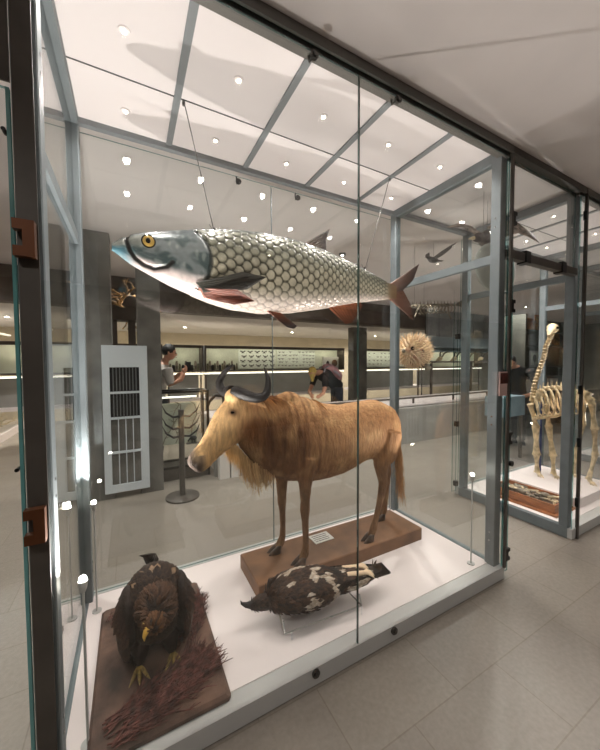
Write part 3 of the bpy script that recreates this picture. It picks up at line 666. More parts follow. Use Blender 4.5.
# ------------------------------------------------------------------ eagles
def feathers(b, c, r, rot, flow, n, L, W, colf, mask=None, lift=.016):
    c = V(c); flow = V(flow).normalized(); items = []
    for i in range(n):
        z = 1-2*(i+.5)/n; a = i*2.399963+random.uniform(-.15, .15); q = V((math.sqrt(1-z*z)*math.cos(a), math.sqrt(1-z*z)*math.sin(a), z))
        p = rot @ V((q.x*r[0], q.y*r[1], q.z*r[2])); nn = (rot @ V((q.x/r[0], q.y/r[1], q.z/r[2]))).normalized()
        if mask and not mask(c+p, nn): continue
        d = flow-nn*flow.dot(nn)
        if d.length < .15: continue
        d.normalize(); s_ = nn.cross(d); k = random.uniform(.8, 1.2); l = L*k; w_ = W*k
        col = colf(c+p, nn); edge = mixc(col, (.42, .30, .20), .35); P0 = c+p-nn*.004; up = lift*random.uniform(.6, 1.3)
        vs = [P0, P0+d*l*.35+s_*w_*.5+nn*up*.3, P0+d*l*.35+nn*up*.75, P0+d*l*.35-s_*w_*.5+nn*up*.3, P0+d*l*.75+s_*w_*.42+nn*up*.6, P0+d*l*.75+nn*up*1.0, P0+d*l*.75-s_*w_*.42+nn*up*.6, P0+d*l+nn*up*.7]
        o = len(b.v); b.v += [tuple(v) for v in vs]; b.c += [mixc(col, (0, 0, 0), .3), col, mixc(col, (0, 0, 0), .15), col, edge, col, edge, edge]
        b.f += [tuple(o+j for j in f) for f in ((0, 1, 2), (0, 2, 3), (1, 4, 5, 2), (2, 5, 6, 3), (4, 7, 5), (5, 7, 6))]; b.mi += [0]*6
I3 = Matrix.Identity(3)
DB, MBn, TW = (.105, .072, .058), (.17, .115, .088), (.40, .25, .15)
EB = (-2.235, .36, .13)
t = thing('standing_eagle', 'dark brown eagle hunched upright on the dark board at the left', 'bird', EB)
core = MB(); rt = Matrix.Rotation(math.radians(28), 3, 'X')
core.ell((-2.235, .43, .37), (.145, .155, .20), rt); core.ell((-2.235, .30, .44), (.085, .10, .10)); core.ell((-2.25, .225, .43), (.048, .06, .046))
for sx in (-1, 1): core.ell((-2.235+sx*.12, .41, .345), (.05, .13, .19), rt)
for sx, fx in ((-1, -2.315), (1, -2.165)): core.tube([(-2.235+sx*.06, .40, .28), (fx+sx*-.01, .36, .21), (fx, .335, .15)], [.06, .045, .02], 10)
link('body', fuse(core, .008, 4, lambda p, n: mixc(DB, MBn, .5+noise.noise(p*20)), EB, 'body', [M['feather']]), t)
b = MB(); rcol = lambda p, n: mixc(DB, MBn, random.random())
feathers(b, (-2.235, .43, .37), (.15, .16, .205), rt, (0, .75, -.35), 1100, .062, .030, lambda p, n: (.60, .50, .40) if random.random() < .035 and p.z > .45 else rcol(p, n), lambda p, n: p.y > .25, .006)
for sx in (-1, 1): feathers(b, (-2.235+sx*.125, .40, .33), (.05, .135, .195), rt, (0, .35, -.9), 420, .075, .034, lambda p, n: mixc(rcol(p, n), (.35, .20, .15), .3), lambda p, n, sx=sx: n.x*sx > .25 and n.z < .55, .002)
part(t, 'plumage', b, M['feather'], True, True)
b = MB()
feathers(b, (-2.235, .30, .445), (.088, .105, .10), I3, (.1, .8, -.3), 420, .045, .018, lambda p, n: mixc((.30, .19, .12), (.22, .14, .09), random.random()), lambda p, n: p.z > .38, .010)
feathers(b, (-2.25, .225, .432), (.05, .062, .048), I3, (.1, 1, .1), 260, .028, .012, lambda p, n: mixc((.34, .21, .12), (.44, .30, .18), random.random()), None, .006)
part(t, 'nape_feathers', b, M['feather'], True, True, 'tawny golden nape and head feathers')
b = MB()
for k in range(7):
    a = (k-3)*.12; p0 = V((-2.225, .56, .44)); 
    b.tube([p0, p0+V((math.sin(a)*.08-.01, .05, .05)), p0+V((math.sin(a)*.08-.02, .06, .075)), p0+V((math.sin(a)*.07-.05, .05, .095))], [.012, .018, .012, .002], 6, cols=[DB, DB, (.20, .14, .11), DB], flat=.25)
part(t, 'tail', b, M['feather'], True, True)
b = MB(); b.tube([(-2.266, .20, .432), (-2.284, .180, .428), (-2.294, .168, .412), (-2.293, .163, .398)], [.018, .014, .008, .002], 10); part(t, 'beak', b, M['beak'], True, label='yellow hooked beak')
for sx in (-1, 1): part(t, 'eye', MB().ell((-2.255+sx*.036, .20, .447), (.008, .008, .008)), M['eyew'], True)
for fx in (-2.315, -2.165):
    b = MB(); y0 = .33
    b.tube([(fx, y0+.01, .19), (fx, y0, .15)], [.012, .012], 8)
    for a in (-.55, 0, .55, PI):
        L = .062 if a != PI else .04; d = V((math.sin(a), -math.cos(a), 0))
        b.tube([V((fx, y0, .147)), V((fx, y0, .142))+d*L*.5+V((0, 0, .008)), V((fx, y0, .136))+d*L, V((fx, y0, .131))+d*(L+.022)], [.011, .009, .007, .001], 8)
    part(t, 'foot', b, M['talon'], True, label='yellow clawed foot')
b = MB(); b.bbox((-2.50, .015, .1), (-1.955, .85, .13), .012)
solo('eagle_board', b, M['peat'], 'dark brown stained board on the white plinth under the standing eagle', 'board', (-2.22, .43, .1))
def heather(pts, n, spread, label, L=(.12, .26)):
    b = MB()
    for i in range(n):
        s_ = random.random(); k = s_*(len(pts)-1); j = min(int(k), len(pts)-2); p = V(pts[j]).lerp(V(pts[j+1]), k-j); d = (V(pts[j+1])-V(pts[j])).normalized()
        nrm = V((-d.y, d.x, 0)); sd = random.uniform(-1, 1); p = p+nrm*sd*spread; p.z = .132+random.random()*.022
        d2 = (d+nrm*random.uniform(-.5, .5)).normalized(); l = random.uniform(*L); q = []
        x_ = p.copy()
        for m_ in range(5):
            q.append(x_.copy()); d2 = (d2+nrm*random.uniform(-.22, .22)).normalized(); x_ = x_+d2*l/5; x_.z = .134+random.random()*.02+(.01 if m_ > 2 else 0)
        b.tube(q, [.0034, .0034, .0030, .0025, .0012], 5)
        for m_ in (2, 3):
            for sg in (-1, 1):
                dd = (d2+nrm*sg*.45).normalized(); b.tube([q[m_], q[m_]+dd*.03+V((0, 0, .006))], [.0022, .0008], 3)
    solo('heather_sprig', b, M['twig'], label, 'dried plant', pts[0], group='dried heather on the eagle board')
heather([(-2.44, .07, .13), (-2.28, .12, .13), (-2.16, .16, .13), (-2.10, .20, .13)], 260, .065, 'reddish brown heather sprig along the front edge of the eagle board')
heather([(-2.12, .36, .13), (-2.03, .50, .13), (-2.0, .64, .13)], 110, .05, 'reddish brown heather sprig to the right of the standing eagle', (.08, .16))
heather([(-2.44, .68, .13), (-2.36, .78, .13)], 60, .05, 'small heather sprig at the back left corner of the eagle board', (.06, .12))

# lying eagle
LB = (-1.35, .28, .12)
t = thing('lying_eagle', 'mottled brown and white eagle specimen lying on a clear acrylic stand', 'bird', LB)
ax = V((.90, -.15, .03)).normalized(); zc = .25
rotl = Matrix.Rotation(math.atan2(ax.y, ax.x), 3, 'Z')
core = MB(); P0 = V((-1.755, .345, .225))
def al(s_, up=0, side=0): return P0+ax*s_+V((0, 0, up))+V((-ax.y, ax.x, 0))*side
core.loft([(al(.0), .022, .02), (al(.035), .034, .032), (al(.075), .040, .036), (al(.11), .045, .042), (al(.16, .01), .085, .062), (al(.24, .015), .125, .085), (al(.36, .015), .135, .09), (al(.48, .01), .11, .075), (al(.60), .075, .05), (al(.72), .05, .03), (al(.80), .045, .02), (al(.86), .035, .012)], 20)
link('body', fuse(core, .007, 3, lambda p, n: mixc(DB, MBn, .5+noise.noise(p*20)), LB, 'body', [M['feather']]), t)
def lcol(p, n):
    v = noise.noise(V((p.x*15, p.y*15, p.z*15+4)))
    if v > .21 and p.x > -1.60: return mixc((.86, .82, .76), (.62, .54, .46), random.random()*.6)
    return mixc(DB, (.30, .20, .15), random.random())
b = MB()
feathers(b, al(.33, .012), (.235, .135, .09), rotl, (1, -.1, 0), 1300, .07, .028, lcol, lambda p, n: n.z > -.6, .012)
feathers(b, al(.57, .002), (.22, .085, .052), rotl, (1, -.1, 0), 500, .09, .026, lcol, None, .008)
feathers(b, al(.09), (.09, .042, .040), rotl, (1, 0, 0), 260, .035, .014, lambda p, n: mixc(DB, (.26, .17, .12), random.random()), None, .006)
part(t, 'plumage', b, M['feather'], True, True)
for sd in (-1, 1):
    b = MB()
    for k in range(13):
        s0 = .20+k*.022; off = sd*(.125-.004*k)
        b.tube([al(s0, .03-.002*k, off), al(s0+.12, .02, off*1.02), al(s0+.30, .005, off*.72), al(s0+.42, -.003, off*.38)], [.012, .022, .018, .004], 6, cols=[DB, mixc(DB, MBn, random.random()), DB, DB], flat=.3)
    part(t, 'wing', b, M['feather'], True, True)
b = MB()
for k in range(9): b.tube([al(.68, .0, (k-4)*.008), al(.80, -.004, (k-4)*.011), al(.90, -.006, (k-4)*.012)], [.010, .016, .008], 6, cols=[DB, (.22, .16, .12), DB], flat=.3)
part(t, 'tail', b, M['feather'], True, True)
b = MB(); b.tube([al(.005, .005), al(-.022, .012), al(-.045, .028), al(-.05, .045)], [.02, .014, .007, .0015], 10); part(t, 'beak', b, M['horn'], True, label='dark hooked beak')
for sd in (-.02, .045):
    b = MB(); p = al(.70, .045, sd-.03)
    b.tube([al(.60, .04, sd-.01), p], [.02, .013], 8)
    for a in (-.6, -.1, .4):
        d = V((math.cos(a), math.sin(a)-.4, -.12)).normalized(); b.tube([p, p+d*.03+V((0, 0, .008)), p+d*.055, p+d*.072+V((0, 0, -.012))], [.011, .010, .007, .001], 8)
    part(t, 'foot', b, M['spine'], True, label='pale curled foot')
b = MB()
def bar(a, c, r=.006): b.tube([a, c], r, 4)
A, B_, C_, D_ = V((-1.60, .175, .105)), V((-1.14, .115, .155)), V((-1.58, .36, .155)), V((-1.14, .30, .155))
bar(V((-1.62, .165, .145)), B_); bar(C_, D_); bar(V((-1.62, .165, .145)), C_); bar(B_, D_)
for q in (V((-1.58, .16, .145)), B_, C_, D_): bar(q, V((q.x, q.y, .1)))
for q in (V((-1.62, .165, .145)), C_, B_, D_): bar(q, q+V((0, .02 if q.y < .25 else -.02, .055)))
solo('acrylic_stand', b, M['acryl'], 'clear acrylic rod stand under the lying eagle', 'stand', (-1.4, .25, .1))

# ------------------------------------------------------------------ skeleton case contents
b = MB(); b.bbox((1.66, .12, .1), (2.50, .82, .2), .004); solo('white_platform', b, M['white'], 'low white platform under the long-necked skeleton', 'platform', (2.1, .45, .1))
t = thing('bone_tray', 'orange-brown wooden tray full of loose bones beside the platform', 'tray', (1.42, .45, .1))
x0, x1, y0, y1, z0, z1 = 1.27, 1.60, .16, .78, .12, .205
b = MB(); b.box((x0-.03, y0-.03, .1), (x1+.03, y1+.03, .12)); part(t, 'base', b, M['crate'])
for a, c in (((x0, y0, z0), (x0+.014, y1, z1)), ((x1-.014, y0, z0), (x1, y1, z1)), ((x0+.014, y0, z0), (x1-.014, y0+.014, z1)), ((x0+.014, y1-.014, z0), (x1-.014, y1, z1))): b = MB(); b.box(a, c); part(t, 'side_board', b, M['crate'])
b = MB(); b.box((x0+.014, y0+.014, .12), (x1-.014, y1-.014, .165)); part(t, 'padding', b, M['peat'])
bonem = []
for k in range(4):
    b = MB(); L = .05+.018*k; b.tube([(-L, 0, 0), (-L*.8, .003, .004), (0, .004*k, .006), (L*.8, 0, .003), (L, 0, 0)], [.012, .012, .0065, .011, .013], 8)
    if k == 3: b.ell((0, 0, .012), (.045, .028, .024))
    bonem.append(b.mesh('loose_bone', M['dbone'] if k % 2 else M['bone'], (0, 0, 0), True))
for i in range(34):
    o = link('loose_bone', bonem[i % 4]); o.location = (random.uniform(x0+.075, x1-.075), random.uniform(y0+.07, y1-.07), .180+.012*(i % 3)); o.rotation_euler = (0, random.uniform(-.12, .12), random.uniform(0, 6))
    if abs(math.cos(o.rotation_euler[2])) > .6: o.location.x = (x0+x1)/2+random.uniform(-.05, .05)
    tag(o, 'small loose bone among the pile in the orange-brown tray', 'bone', 'loose bones in the tray')
t = thing('animal_skeleton', 'pale upright long-necked animal skeleton standing on the white platform', 'skeleton', (2.15, .5, .2))
NB = V((2.00, .72, 1.18)); SK = V((2.18, .62, 1.98))
neck = [NB+V((0, 0, 0)), V((1.99, .70, 1.32)), V((2.04, .68, 1.48)), V((2.10, .66, 1.64)), V((2.13, .65, 1.78)), V((2.20, .63, 1.92))]
b = MB()
for i in range(5):
    for k in range(4):
        q = k/4; p = neck[i].lerp(neck[i+1], q); p2 = neck[i].lerp(neck[i+1], q+.19); d = (p2-p).normalized(); s_ = d.orthogonal().normalized()
        b.tube([p, p.lerp(p2, .5), p2], [.032, .02, .03], 8); b.tube([p+s_*.01, p+s_*.055-d*.012], [.010, .004], 6); b.tube([p-s_*.01, p-s_*.05], [.010, .004], 6)
part(t, 'neck_vertebrae', b, M['bone'], True)
b = MB(); b.ell((2.20, .62, 2.0), (.075, .06, .06)); b.tube([(2.16, .61, 1.99), (2.08, .59, 1.955), (2.0, .57, 1.90)], [.05, .034, .014], 10)
part(t, 'skull', b, M['bone'], True)
b = MB(); b.tube([(2.17, .60, 1.94), (2.10, .58, 1.90), (2.03, .57, 1.865)], [.02, .014, .007], 8); part(t, 'lower_jaw', b, M['bone'], True)
for s_ in (-1, 1): part(t, 'eye_socket', MB().ell((2.165-.012*s_, .615+s_*.048-.01, 2.0), (.018, .013, .016)), M['eyeb'], True)
sp = [NB, V((2.06, .64, 1.27)), V((2.14, .54, 1.29)), V((2.22, .44, 1.27)), V((2.30, .34, 1.22)), V((2.36, .26, 1.14))]
b = MB()
for i in range(5):
    for k in range(3):
        p = sp[i].lerp(sp[i+1], k/3); p2 = sp[i].lerp(sp[i+1], (k+.8)/3); b.tube([p, p2], [.03, .026], 8); b.tube([p, p+V((.01, 0, .075))], [.012, .005], 6)
part(t, 'spine', b, M['bone'], True)
ad = (sp[4]-sp[0]).normalized(); sd = V((-ad.y, ad.x, 0)).normalized()
for i in range(9):
    q = i/8*3.6; j = min(int(q), 4); p = sp[j].lerp(sp[j+1], q-j); w_ = .10+.07*math.sin(PI*(i+1)/10); dp = .22+.10*math.sin(PI*(i+1)/10)
    for s_ in (-1, 1):
        b = MB(); b.tube([p+sd*s_*w_*math.sin(a)*1.05+V((0, 0, -dp*(1-math.cos(a))/2))+ad*.05*a/PI for a in [PI*k/10 for k in range(11)]], [.011]*9+[.009, .008], 7); part(t, 'rib', b, M['bone'], True)
b = MB(); b.tube([sp[0]+V((0, 0, -.28)), sp[2]+V((0, 0, -.34)), sp[3]+V((0, 0, -.26))], [.018, .024, .014], 8); part(t, 'breastbone', b, M['bone'], True)
for s_ in (-1, 1):
    b = MB(); c = sp[4]+sd*s_*.07; b.tube([c+V((.02, -.02, .03)), c+V((0, 0, -.02)), c+V((.04, -.05, -.11))], [.05, .03, .035], 10, flat=.5); part(t, 'pelvis', b, M['bone'], True)
    b = MB(); c = sp[0]+sd*s_*.10; b.tube([c+V((.05, -.05, .06)), c+V((0, .0, -.08))], [.055, .018], 10, flat=.3); part(t, 'shoulder_blade', b, M['bone'], True)
def bleg(pts, rs):
    b = MB(); L = len(pts)
    for (p, q), r in zip(zip(pts[:-1], pts[1:]), rs):
        p, q = V(p), V(q); b.tube([p, p.lerp(q, .12), p.lerp(q, .5), p.lerp(q, .88), q], [r*1.5, r*1.25, r*.8, r*1.2, r*1.6], 10)
    f = V(pts[-1])
    for a in (-.5, 0, .5): b.tube([f, f+V((-.04*math.cos(a), -.05+.03*math.sin(a), -.012)), V((f.x-.07*math.cos(a), f.y-.07+.06*math.sin(a), .206))], [.015, .012, .006], 6)
    part(t, 'leg_bones', b, M['bone'], True)
bleg([(1.99, .74, 1.08), (2.09, .72, .80), (2.08, .70, .45), (2.08, .69, .235)], [.024, .030, .024])
bleg([(2.12, .62, 1.08), (2.17, .62, .82), (2.20, .58, .45), (2.18, .56, .235)], [.022, .028, .022])
bleg([(2.30, .26, 1.12), (2.33, .24, .83), (2.40, .25, .52), (2.30, .27, .235)], [.026, .024, .022])
bleg([(2.38, .36, 1.12), (2.42, .38, .85), (2.46, .44, .52), (2.42, .46, .235)], [.024, .022, .020])
b = MB(); b.tube([(2.17, .70, .2), (2.17, .70, 1.10)], .012, 8); b.tube([(2.17, .70, 1.1), (2.12, .66, 1.26)], .010, 8); part(t, 'support_rod', b, M['blue'], True, label='deep blue support rod')
b = MB(); b.ell((1.93, .35, .215), (.02, .02, .015)); b.tube([(1.93, .35, .21), (1.93, .35, .25)], [.008, .003], 8)
solo('small_bone_stand', b, M['black'], 'tiny dark knob standing on the white platform', 'knob', (1.93, .35, .2), True)

# ------------------------------------------------------------------ hanging animals in the hall
def hang(p, z1=None): 
    b = MB(); b.tube([p, (p[0], p[1], H+.012)], .0018, 5); return b
t = thing('pufferfish', 'round spiny pinkish pufferfish hanging behind the case post', 'fish', (.93, 1.6, 1.72))
c = V((.93, 1.6, 1.74)); b = MB(); b.ell(c, (.215, .17, .19), None, 28, 20); b.ell(c+V((-.19, -.06, -.01)), (.07, .06, .055)); part(t, 'body', b, M['puffer'], True)
b = MB()
for i in range(330):
    z = 1-2*(i+.5)/330; a = i*2.399963; q = V((math.sqrt(1-z*z)*math.cos(a), math.sqrt(1-z*z)*math.sin(a), z)); p = c+V((q.x*.213, q.y*.168, q.z*.188)); n_ = (q+V((.35, 0, 0))).normalized()
    b.tube([p, p+n_*random.uniform(.05, .095)], [.011, .001], 4)
tag(part(t, 'spines', b, M['spine']), kind='stuff')
b = MB(); b.tube([c+V((.19, 0, 0)), c+V((.27, 0, .0)), c+V((.32, 0, .0))], [.05, .03, .055], 10, flat=.2); part(t, 'tail_fin', b, M['puffer'], True)
b = MB(); b.tube([c+V((.08, -.12, -.16)), c+V((.12, -.14, -.24))], [.03, .05], 8, flat=.25); part(t, 'fin', b, M['dbone'], True)
part(t, 'eye', MB().ell(c+V((-.15, -.115, .03)), (.024, .018, .024)), M['eyeb'], True); part(t, 'eye', MB().ell(c+V((-.02, -.168, -.0)), (.018, .01, .018)), M['eyeb'], True)
b = MB(); b.ell(c+V((-.255, -.07, -.0)), (.02, .028, .026)); part(t, 'mouth', b, M['dbone'], True)
part(t, 'hanging_wire', hang(c+V((0, 0, .18))), M['wire'])
def bird(loc, label, sc=1, dark=(.17, .12, .10), up=.5, span=.3):
    t = thing('flying_bird', label, 'bird', loc); c = V(loc)
    core = MB(); core.loft([(c+V((-.12, 0, .01))*1, .008, .008), (c+V((-.085, 0, .012)), .024, .024), (c+V((-.04, 0, 0)), .036, .036), (c+V((.03, 0, 0)), .032, .03), (c+V((.09, 0, .004)), .016, .012), (c+V((.16, 0, .01)), .024, .005)], 14)
    b = core
    part(t, 'body', b, mat('bird_brown', dark, .6, noise_s=30, noise_a=.3), True)
    for s_ in (-1, 1):
        b = MB(); b.tube([c+V((-.02, s_*.03, .01)), c+V((.03, s_*.10, .06)), c+V((.09, s_*.17, .12)), c+V((.16, s_*.20, .18))], [.035, .045, .032, .004], 10, flat=.15, up=(1, 0, 0)); part(t, 'wing', b, mat('wing_brown', dark, .6, noise_s=40, noise_a=.4), True)
    b = MB(); b.tube([c+V((-.115, 0, .01)), c+V((-.165, 0, .012))], [.007, .001], 6); part(t, 'beak', b, M['horn'], True)
    part(t, 'hanging_wire', hang(c+V((0, 0, .03))), M['wire'])
bird((1.10, 1.45, 2.89), 'small dark bird with raised wings flying on a wire above the far case rail')
# large bird with drooping wings
bl = V((.66, .50, 2.76)); t = thing('soaring_seabird', 'large dark-bodied bird with long drooping pale wings hanging in the passage', 'bird', bl)
b = MB(); b.loft([(bl+V((-.19, -.0, -.035)), .022, .022), (bl+V((-.14, -.0, -.02)), .045, .042), (bl+V((-.09, 0, -.01)), .04, .04), (bl+V((0, 0, .0)), .085, .075), (bl+V((.10, .02, .0)), .07, .06), (bl+V((.22, .05, .01)), .04, .015)], 18); part(t, 'body', b, mat('seabird_dark', (.20, .16, .14), .6, noise_s=14, noise_a=.5), True)
sw = mat('seabird_wing', (.56, .50, .45), .6, noise_s=20, noise_a=.45)
b = MB(); b.tube([bl+V((-.02, .04, .03)), bl+V((-.12, .08, .09)), bl+V((-.24, .10, .11)), bl+V((-.37, .15, .085))], [.05, .055, .035, .004], 12, flat=.16, up=(0, .5, .87)); part(t, 'wing', b, sw, True)
b = MB(); b.tube([bl+V((.04, -.04, .04)), bl+V((.14, -.08, .10)), bl+V((.25, -.13, .10)), bl+V((.35, -.19, .03)), bl+V((.42, -.24, -.05))], [.09, .11, .09, .055, .005], 12, flat=.12, up=(0, .5, .87)); part(t, 'wing', b, sw, True)
b = MB(); b.tube([bl+V((-.20, 0, -.035)), bl+V((-.27, -.0, -.055))], [.018, .005], 8); part(t, 'beak', b, M['bone'], True)
part(t, 'hanging_wire', hang(bl+V((0, 0, .07))), M['wire'])
b = MB(); c = V((.64, .40, 2.45)); b.ell(c, (.31, .05, .225), None, 32, 16)
t = thing('hanging_ray', 'pale grey rounded fish shape hanging below the large bird', 'fish', c); part(t, 'body', b, mat('pale_grey_skin', (.62, .63, .60), .6, noise_s=5, noise_a=.06), True); b = MB(); b.tube([c+V((-.2, .0, .12)), (c.x-.2, c.y, H)], .0018, 5); part(t, 'hanging_wire', b, M['wire'])
# hanging whale-like skeleton
c = V((3.1, 3.0, 2.74)); t = thing('hanging_skeleton', 'long dark animal skeleton hanging horizontally before the grey cladding', 'skeleton', c)
b = MB(); pts = [c+V((-.75+.1*i, 0, -.10+.16*(i/15)**.7)) for i in range(16)]
for p, q in zip(pts[:-1], pts[1:]): b.tube([p, p.lerp(q, .8)], [.03, .026], 8); b.tube([p, p+V((0, 0, .08))], [.012, .005], 5)
part(t, 'spine', b, M['dbone'], True)
for i in range(9):
    for s_ in (-1, 1):
        p = pts[4+i]; b = MB(); b.tube([p+V((-.04*math.sin(a), s_*.13*math.sin(a), -.15*(1-math.cos(a))/1.7)) for a in [PI*.85*k/8 for k in range(9)]], .010, 6); part(t, 'rib', b, M['dbone'], True)
b = MB(); b.ell(pts[-1]+V((.08, 0, .03)), (.12, .09, .07)); b.tube([pts[-1]+V((.12, 0, .03)), pts[-1]+V((.34, 0, -.01))], [.06, .02], 10, flat=.6); part(t, 'skull', b, M['dbone'], True)
b = MB(); b.tube([pts[3], pts[2]+V((0, 0, -.1)), pts[1]+V((.05, 0, -.2))], [.02, .014, .01], 6); b.tube([pts[11], pts[11]+V((.05, 0, -.2)), pts[11]+V((.12, 0, -.28))], [.02, .014, .01], 6); part(t, 'limb_bones', b, M['dbone'], True)
b = hang(pts[4]); b.tube([pts[13], (pts[13].x, pts[13].y, H+.012)], .0018, 5); part(t, 'hanging_wire', b, M['wire'])
# golden branching coral between the pillars
def coral(loc, label, sc, m_, seed, n=9):
    rnd = random.Random(seed); b = MB(); c = V(loc)
    def br_(p, d, l, r, dep):
        q = p+d*l; mid = p.lerp(q, .5)+V((rnd.uniform(-.1, .1), rnd.uniform(-.1, .1), rnd.uniform(-.1, .1)))*l; b.tube([p, mid, q], [r, r*.85, r*.7], 6)
        if dep:
            for _ in range(2 if dep > 1 else 3): br_(q, (d+V((rnd.uniform(-.9, .9), rnd.uniform(-.6, .6), rnd.uniform(-.6, .8)))).normalized(), l*rnd.uniform(.6, .9), r*.68, dep-1)
    for i in range(n): br_(c, V((rnd.uniform(-1, 1), rnd.uniform(-.5, .5), rnd.uniform(-.2, 1))).normalized(), .16*sc, .022*sc, 3)
    return solo('branching_coral', b, m_, label, 'coral', loc, True)
b = MB(); b.box((-2.75, 3.5, 2.18), (-2.0, 3.8, 2.34)); solo('timber_ledge', b, M['beam'], 'brown ledge carrying the golden coral between the pillars', 'ledge', (-2.4, 3.6, 2.2))
coral((-2.43, 3.62, 2.40), 'tangled golden brown branching coral between the two concrete pillars', 1.05, M['coral'], 3)
b = MB()
for x in (-2.55, -2.33): b.bbox((x, 3.55, 0), (x+.09, 3.7, 2.18), .004)
solo('timber_uprights', b, M['beam'], 'pair of brown wooden uprights seen between the pillars', 'post', (-2.4, 3.6, 0))

# ------------------------------------------------------------------ vent board on the pillars
t = thing('vent_board', 'tall pale board with dark slatted openings leaning before the concrete pillars', 'vent panel', (-2.37, 2.93, .08))
X0, X1, Z0, Z1 = -2.605, -2.135, .08, 1.81; ox0, ox1 = -2.53, -2.225
rows = [(1.27, 1.555, 9), (.97, 1.245, 9), (.565, .945, 4), (.17, .54, 4)]
b = MB(); yb, yf_ = 2.925, 2.965
b.box((X0, yb, Z0), (ox0, yf_, Z1)); b.box((ox1, yb, Z0), (X1, yf_, Z1)); b.box((ox0, yb, 1.555), (ox1, yf_, Z1)); b.box((ox0, yb, Z0), (ox1, yf_, .17))
for z0, z1 in ((1.245, 1.27), (.945, .97), (.54, .565)): b.box((ox0, yb, z0), (ox1, yf_, z1))
part(t, 'board', b, M['board'])
for z0, z1, n in rows:
    b = MB(); b.box((ox0, 2.955, z0), (ox1, 2.962, z1)); g = part(t, 'opening', b, M['slatdark'] if n > 5 else M['slatlight'].copy() if False else M['concrete'] if n < 5 else M['slatdark'])
    b = MB()
    for i in range(1, n): x = ox0+(ox1-ox0)*i/n; b.box((x-.005, 2.93, z0), (x+.005, 2.95, z1))
    part(t, 'slats', b, M['slatlight'] if n > 5 else M['board'])

# ------------------------------------------------------------------ low wall, long table and rail behind the case
b = MB(); b.box((-1.30, 3.10, 0), (13.9, 3.2, .70)); struct('wall_low', b, M['wallg'])
t = thing('long_table_case', 'long low white table case running behind the low grey wall', 'display table', (2, 3.6, 0))
b = MB(); b.box((-1.25, 3.25, .0), (8.5, 4.25, .72)); part(t, 'body', b, M['soffit'])
b = MB(); b.box((-1.25, 3.22, .72), (8.5, 4.28, .76)); part(t, 'white_top', b, M['white'])
b = MB(); b.box((-1.2, 3.23, .86), (8.5, 3.27, .89)); part(t, 'rail', b, M['beam'])
for i in range(8): b = MB(); b.box((-1.0+i*1.25, 3.235, .76), (-.97+i*1.25, 3.265, .86)); part(t, 'rail_post', b, M['beam'])
# pale boxes left of the wall
for i, (x0, x1) in enumerate(((-1.27, -1.13), (-1.11, -.99), (-.97, -.5))):
    b = MB(); b.bbox((x0, 2.96, 0), (x1, 3.08, .62), .005); solo('white_box', b, M['soffit'], ['narrow white upright box nearest the black framed case', 'second narrow white upright box, under the antelope chin', 'wide white box behind the antelope beard'][i], 'box', (x0, 3, 0))
# black framed vitrine
t = thing('black_vitrine', 'black framed glass cabinet with a pale lit panel beyond the pillar', 'display cabinet', (-1.67, 3.5, 0))
x0, x1, y0, y1, zt = -2.02, -1.34, 3.24, 3.62, 1.22
for x in (x0, x1-.03):
    for y in (y0, y1-.03): b = MB(); b.box((x, y, 0), (x+.03, y+.03, zt)); part(t, 'post', b, M['black'])
b = MB()
for z in (zt-.03, .16):
    b.box((x0+.03, y0, z), (x1-.03, y0+.03, z+.03)); b.box((x0+.03, y1-.03, z), (x1-.03, y1, z+.03)); b.box((x0, y0+.03, z), (x0+.03, y1-.03, z+.03)); b.box((x1-.03, y0+.03, z), (x1, y1-.03, z+.03))
part(t, 'frame_rails', b, M['black'])
b = MB(); b.box((x0+.03, y0+.01, .0), (x1-.03, y1-.01, .16)); part(t, 'base', b, M['dark'])
b = MB(); b.box((x0+.04, y1-.06, .42), (x1-.12, y1-.04, 1.02)); part(t, 'pale_panel', b, M['greenglass'])
b = MB(); b.box((x0+.03, y0+.01, .19), (x1-.03, y0+.018, zt-.03), 'y'); part(t, 'glass_pane', b, [M['glass'], M['gedge']])
b = MB(); b.box((x0+.04, y1-.10, 1.10), (x1-.12, y1-.07, 1.12)); tb = part(t, 'light_tube', b, M['tube'])
b = MB(); rnd = random.Random(5)
for k in range(3):
    c = V((-1.93+k*.17, y1-.09, .44)); p = c
    for m_ in range(7):
        q = p+V((rnd.uniform(-.03, .06), 0, .08)); b.tube([p, q], .006, 5); b.tube([q, q+V((rnd.choice((-1, 1))*.07, 0, rnd.uniform(-.03, .05)))], [.005, .002], 4); p = q
solo('dried_plant_skeleton', b, M['dbone'], 'thin curling dried stems standing inside the black framed cabinet', 'dried plant', (-1.7, y1-.09, .42))
b = MB(); b.ell((-1.52, y1-.13, .50), (.05, .03, .035)); b.tube([(-1.56, y1-.13, .50), (-1.60, y1-.13, .46)], [.015, .008], 6); b.tube([(-1.50, y1-.13, .5), (-1.50, y1-.13, .43)], .008, 6); b.tube([(-1.54, y1-.13, .5), (-1.54, y1-.13, .43)], .008, 6); b.box((-1.62, y1-.16, .42), (-1.44, y1-.09, .43))
solo('small_dark_figure', b, M['black'], 'small dark animal model low in the black framed cabinet', 'model', (-1.52, y1-.13, .42), True)
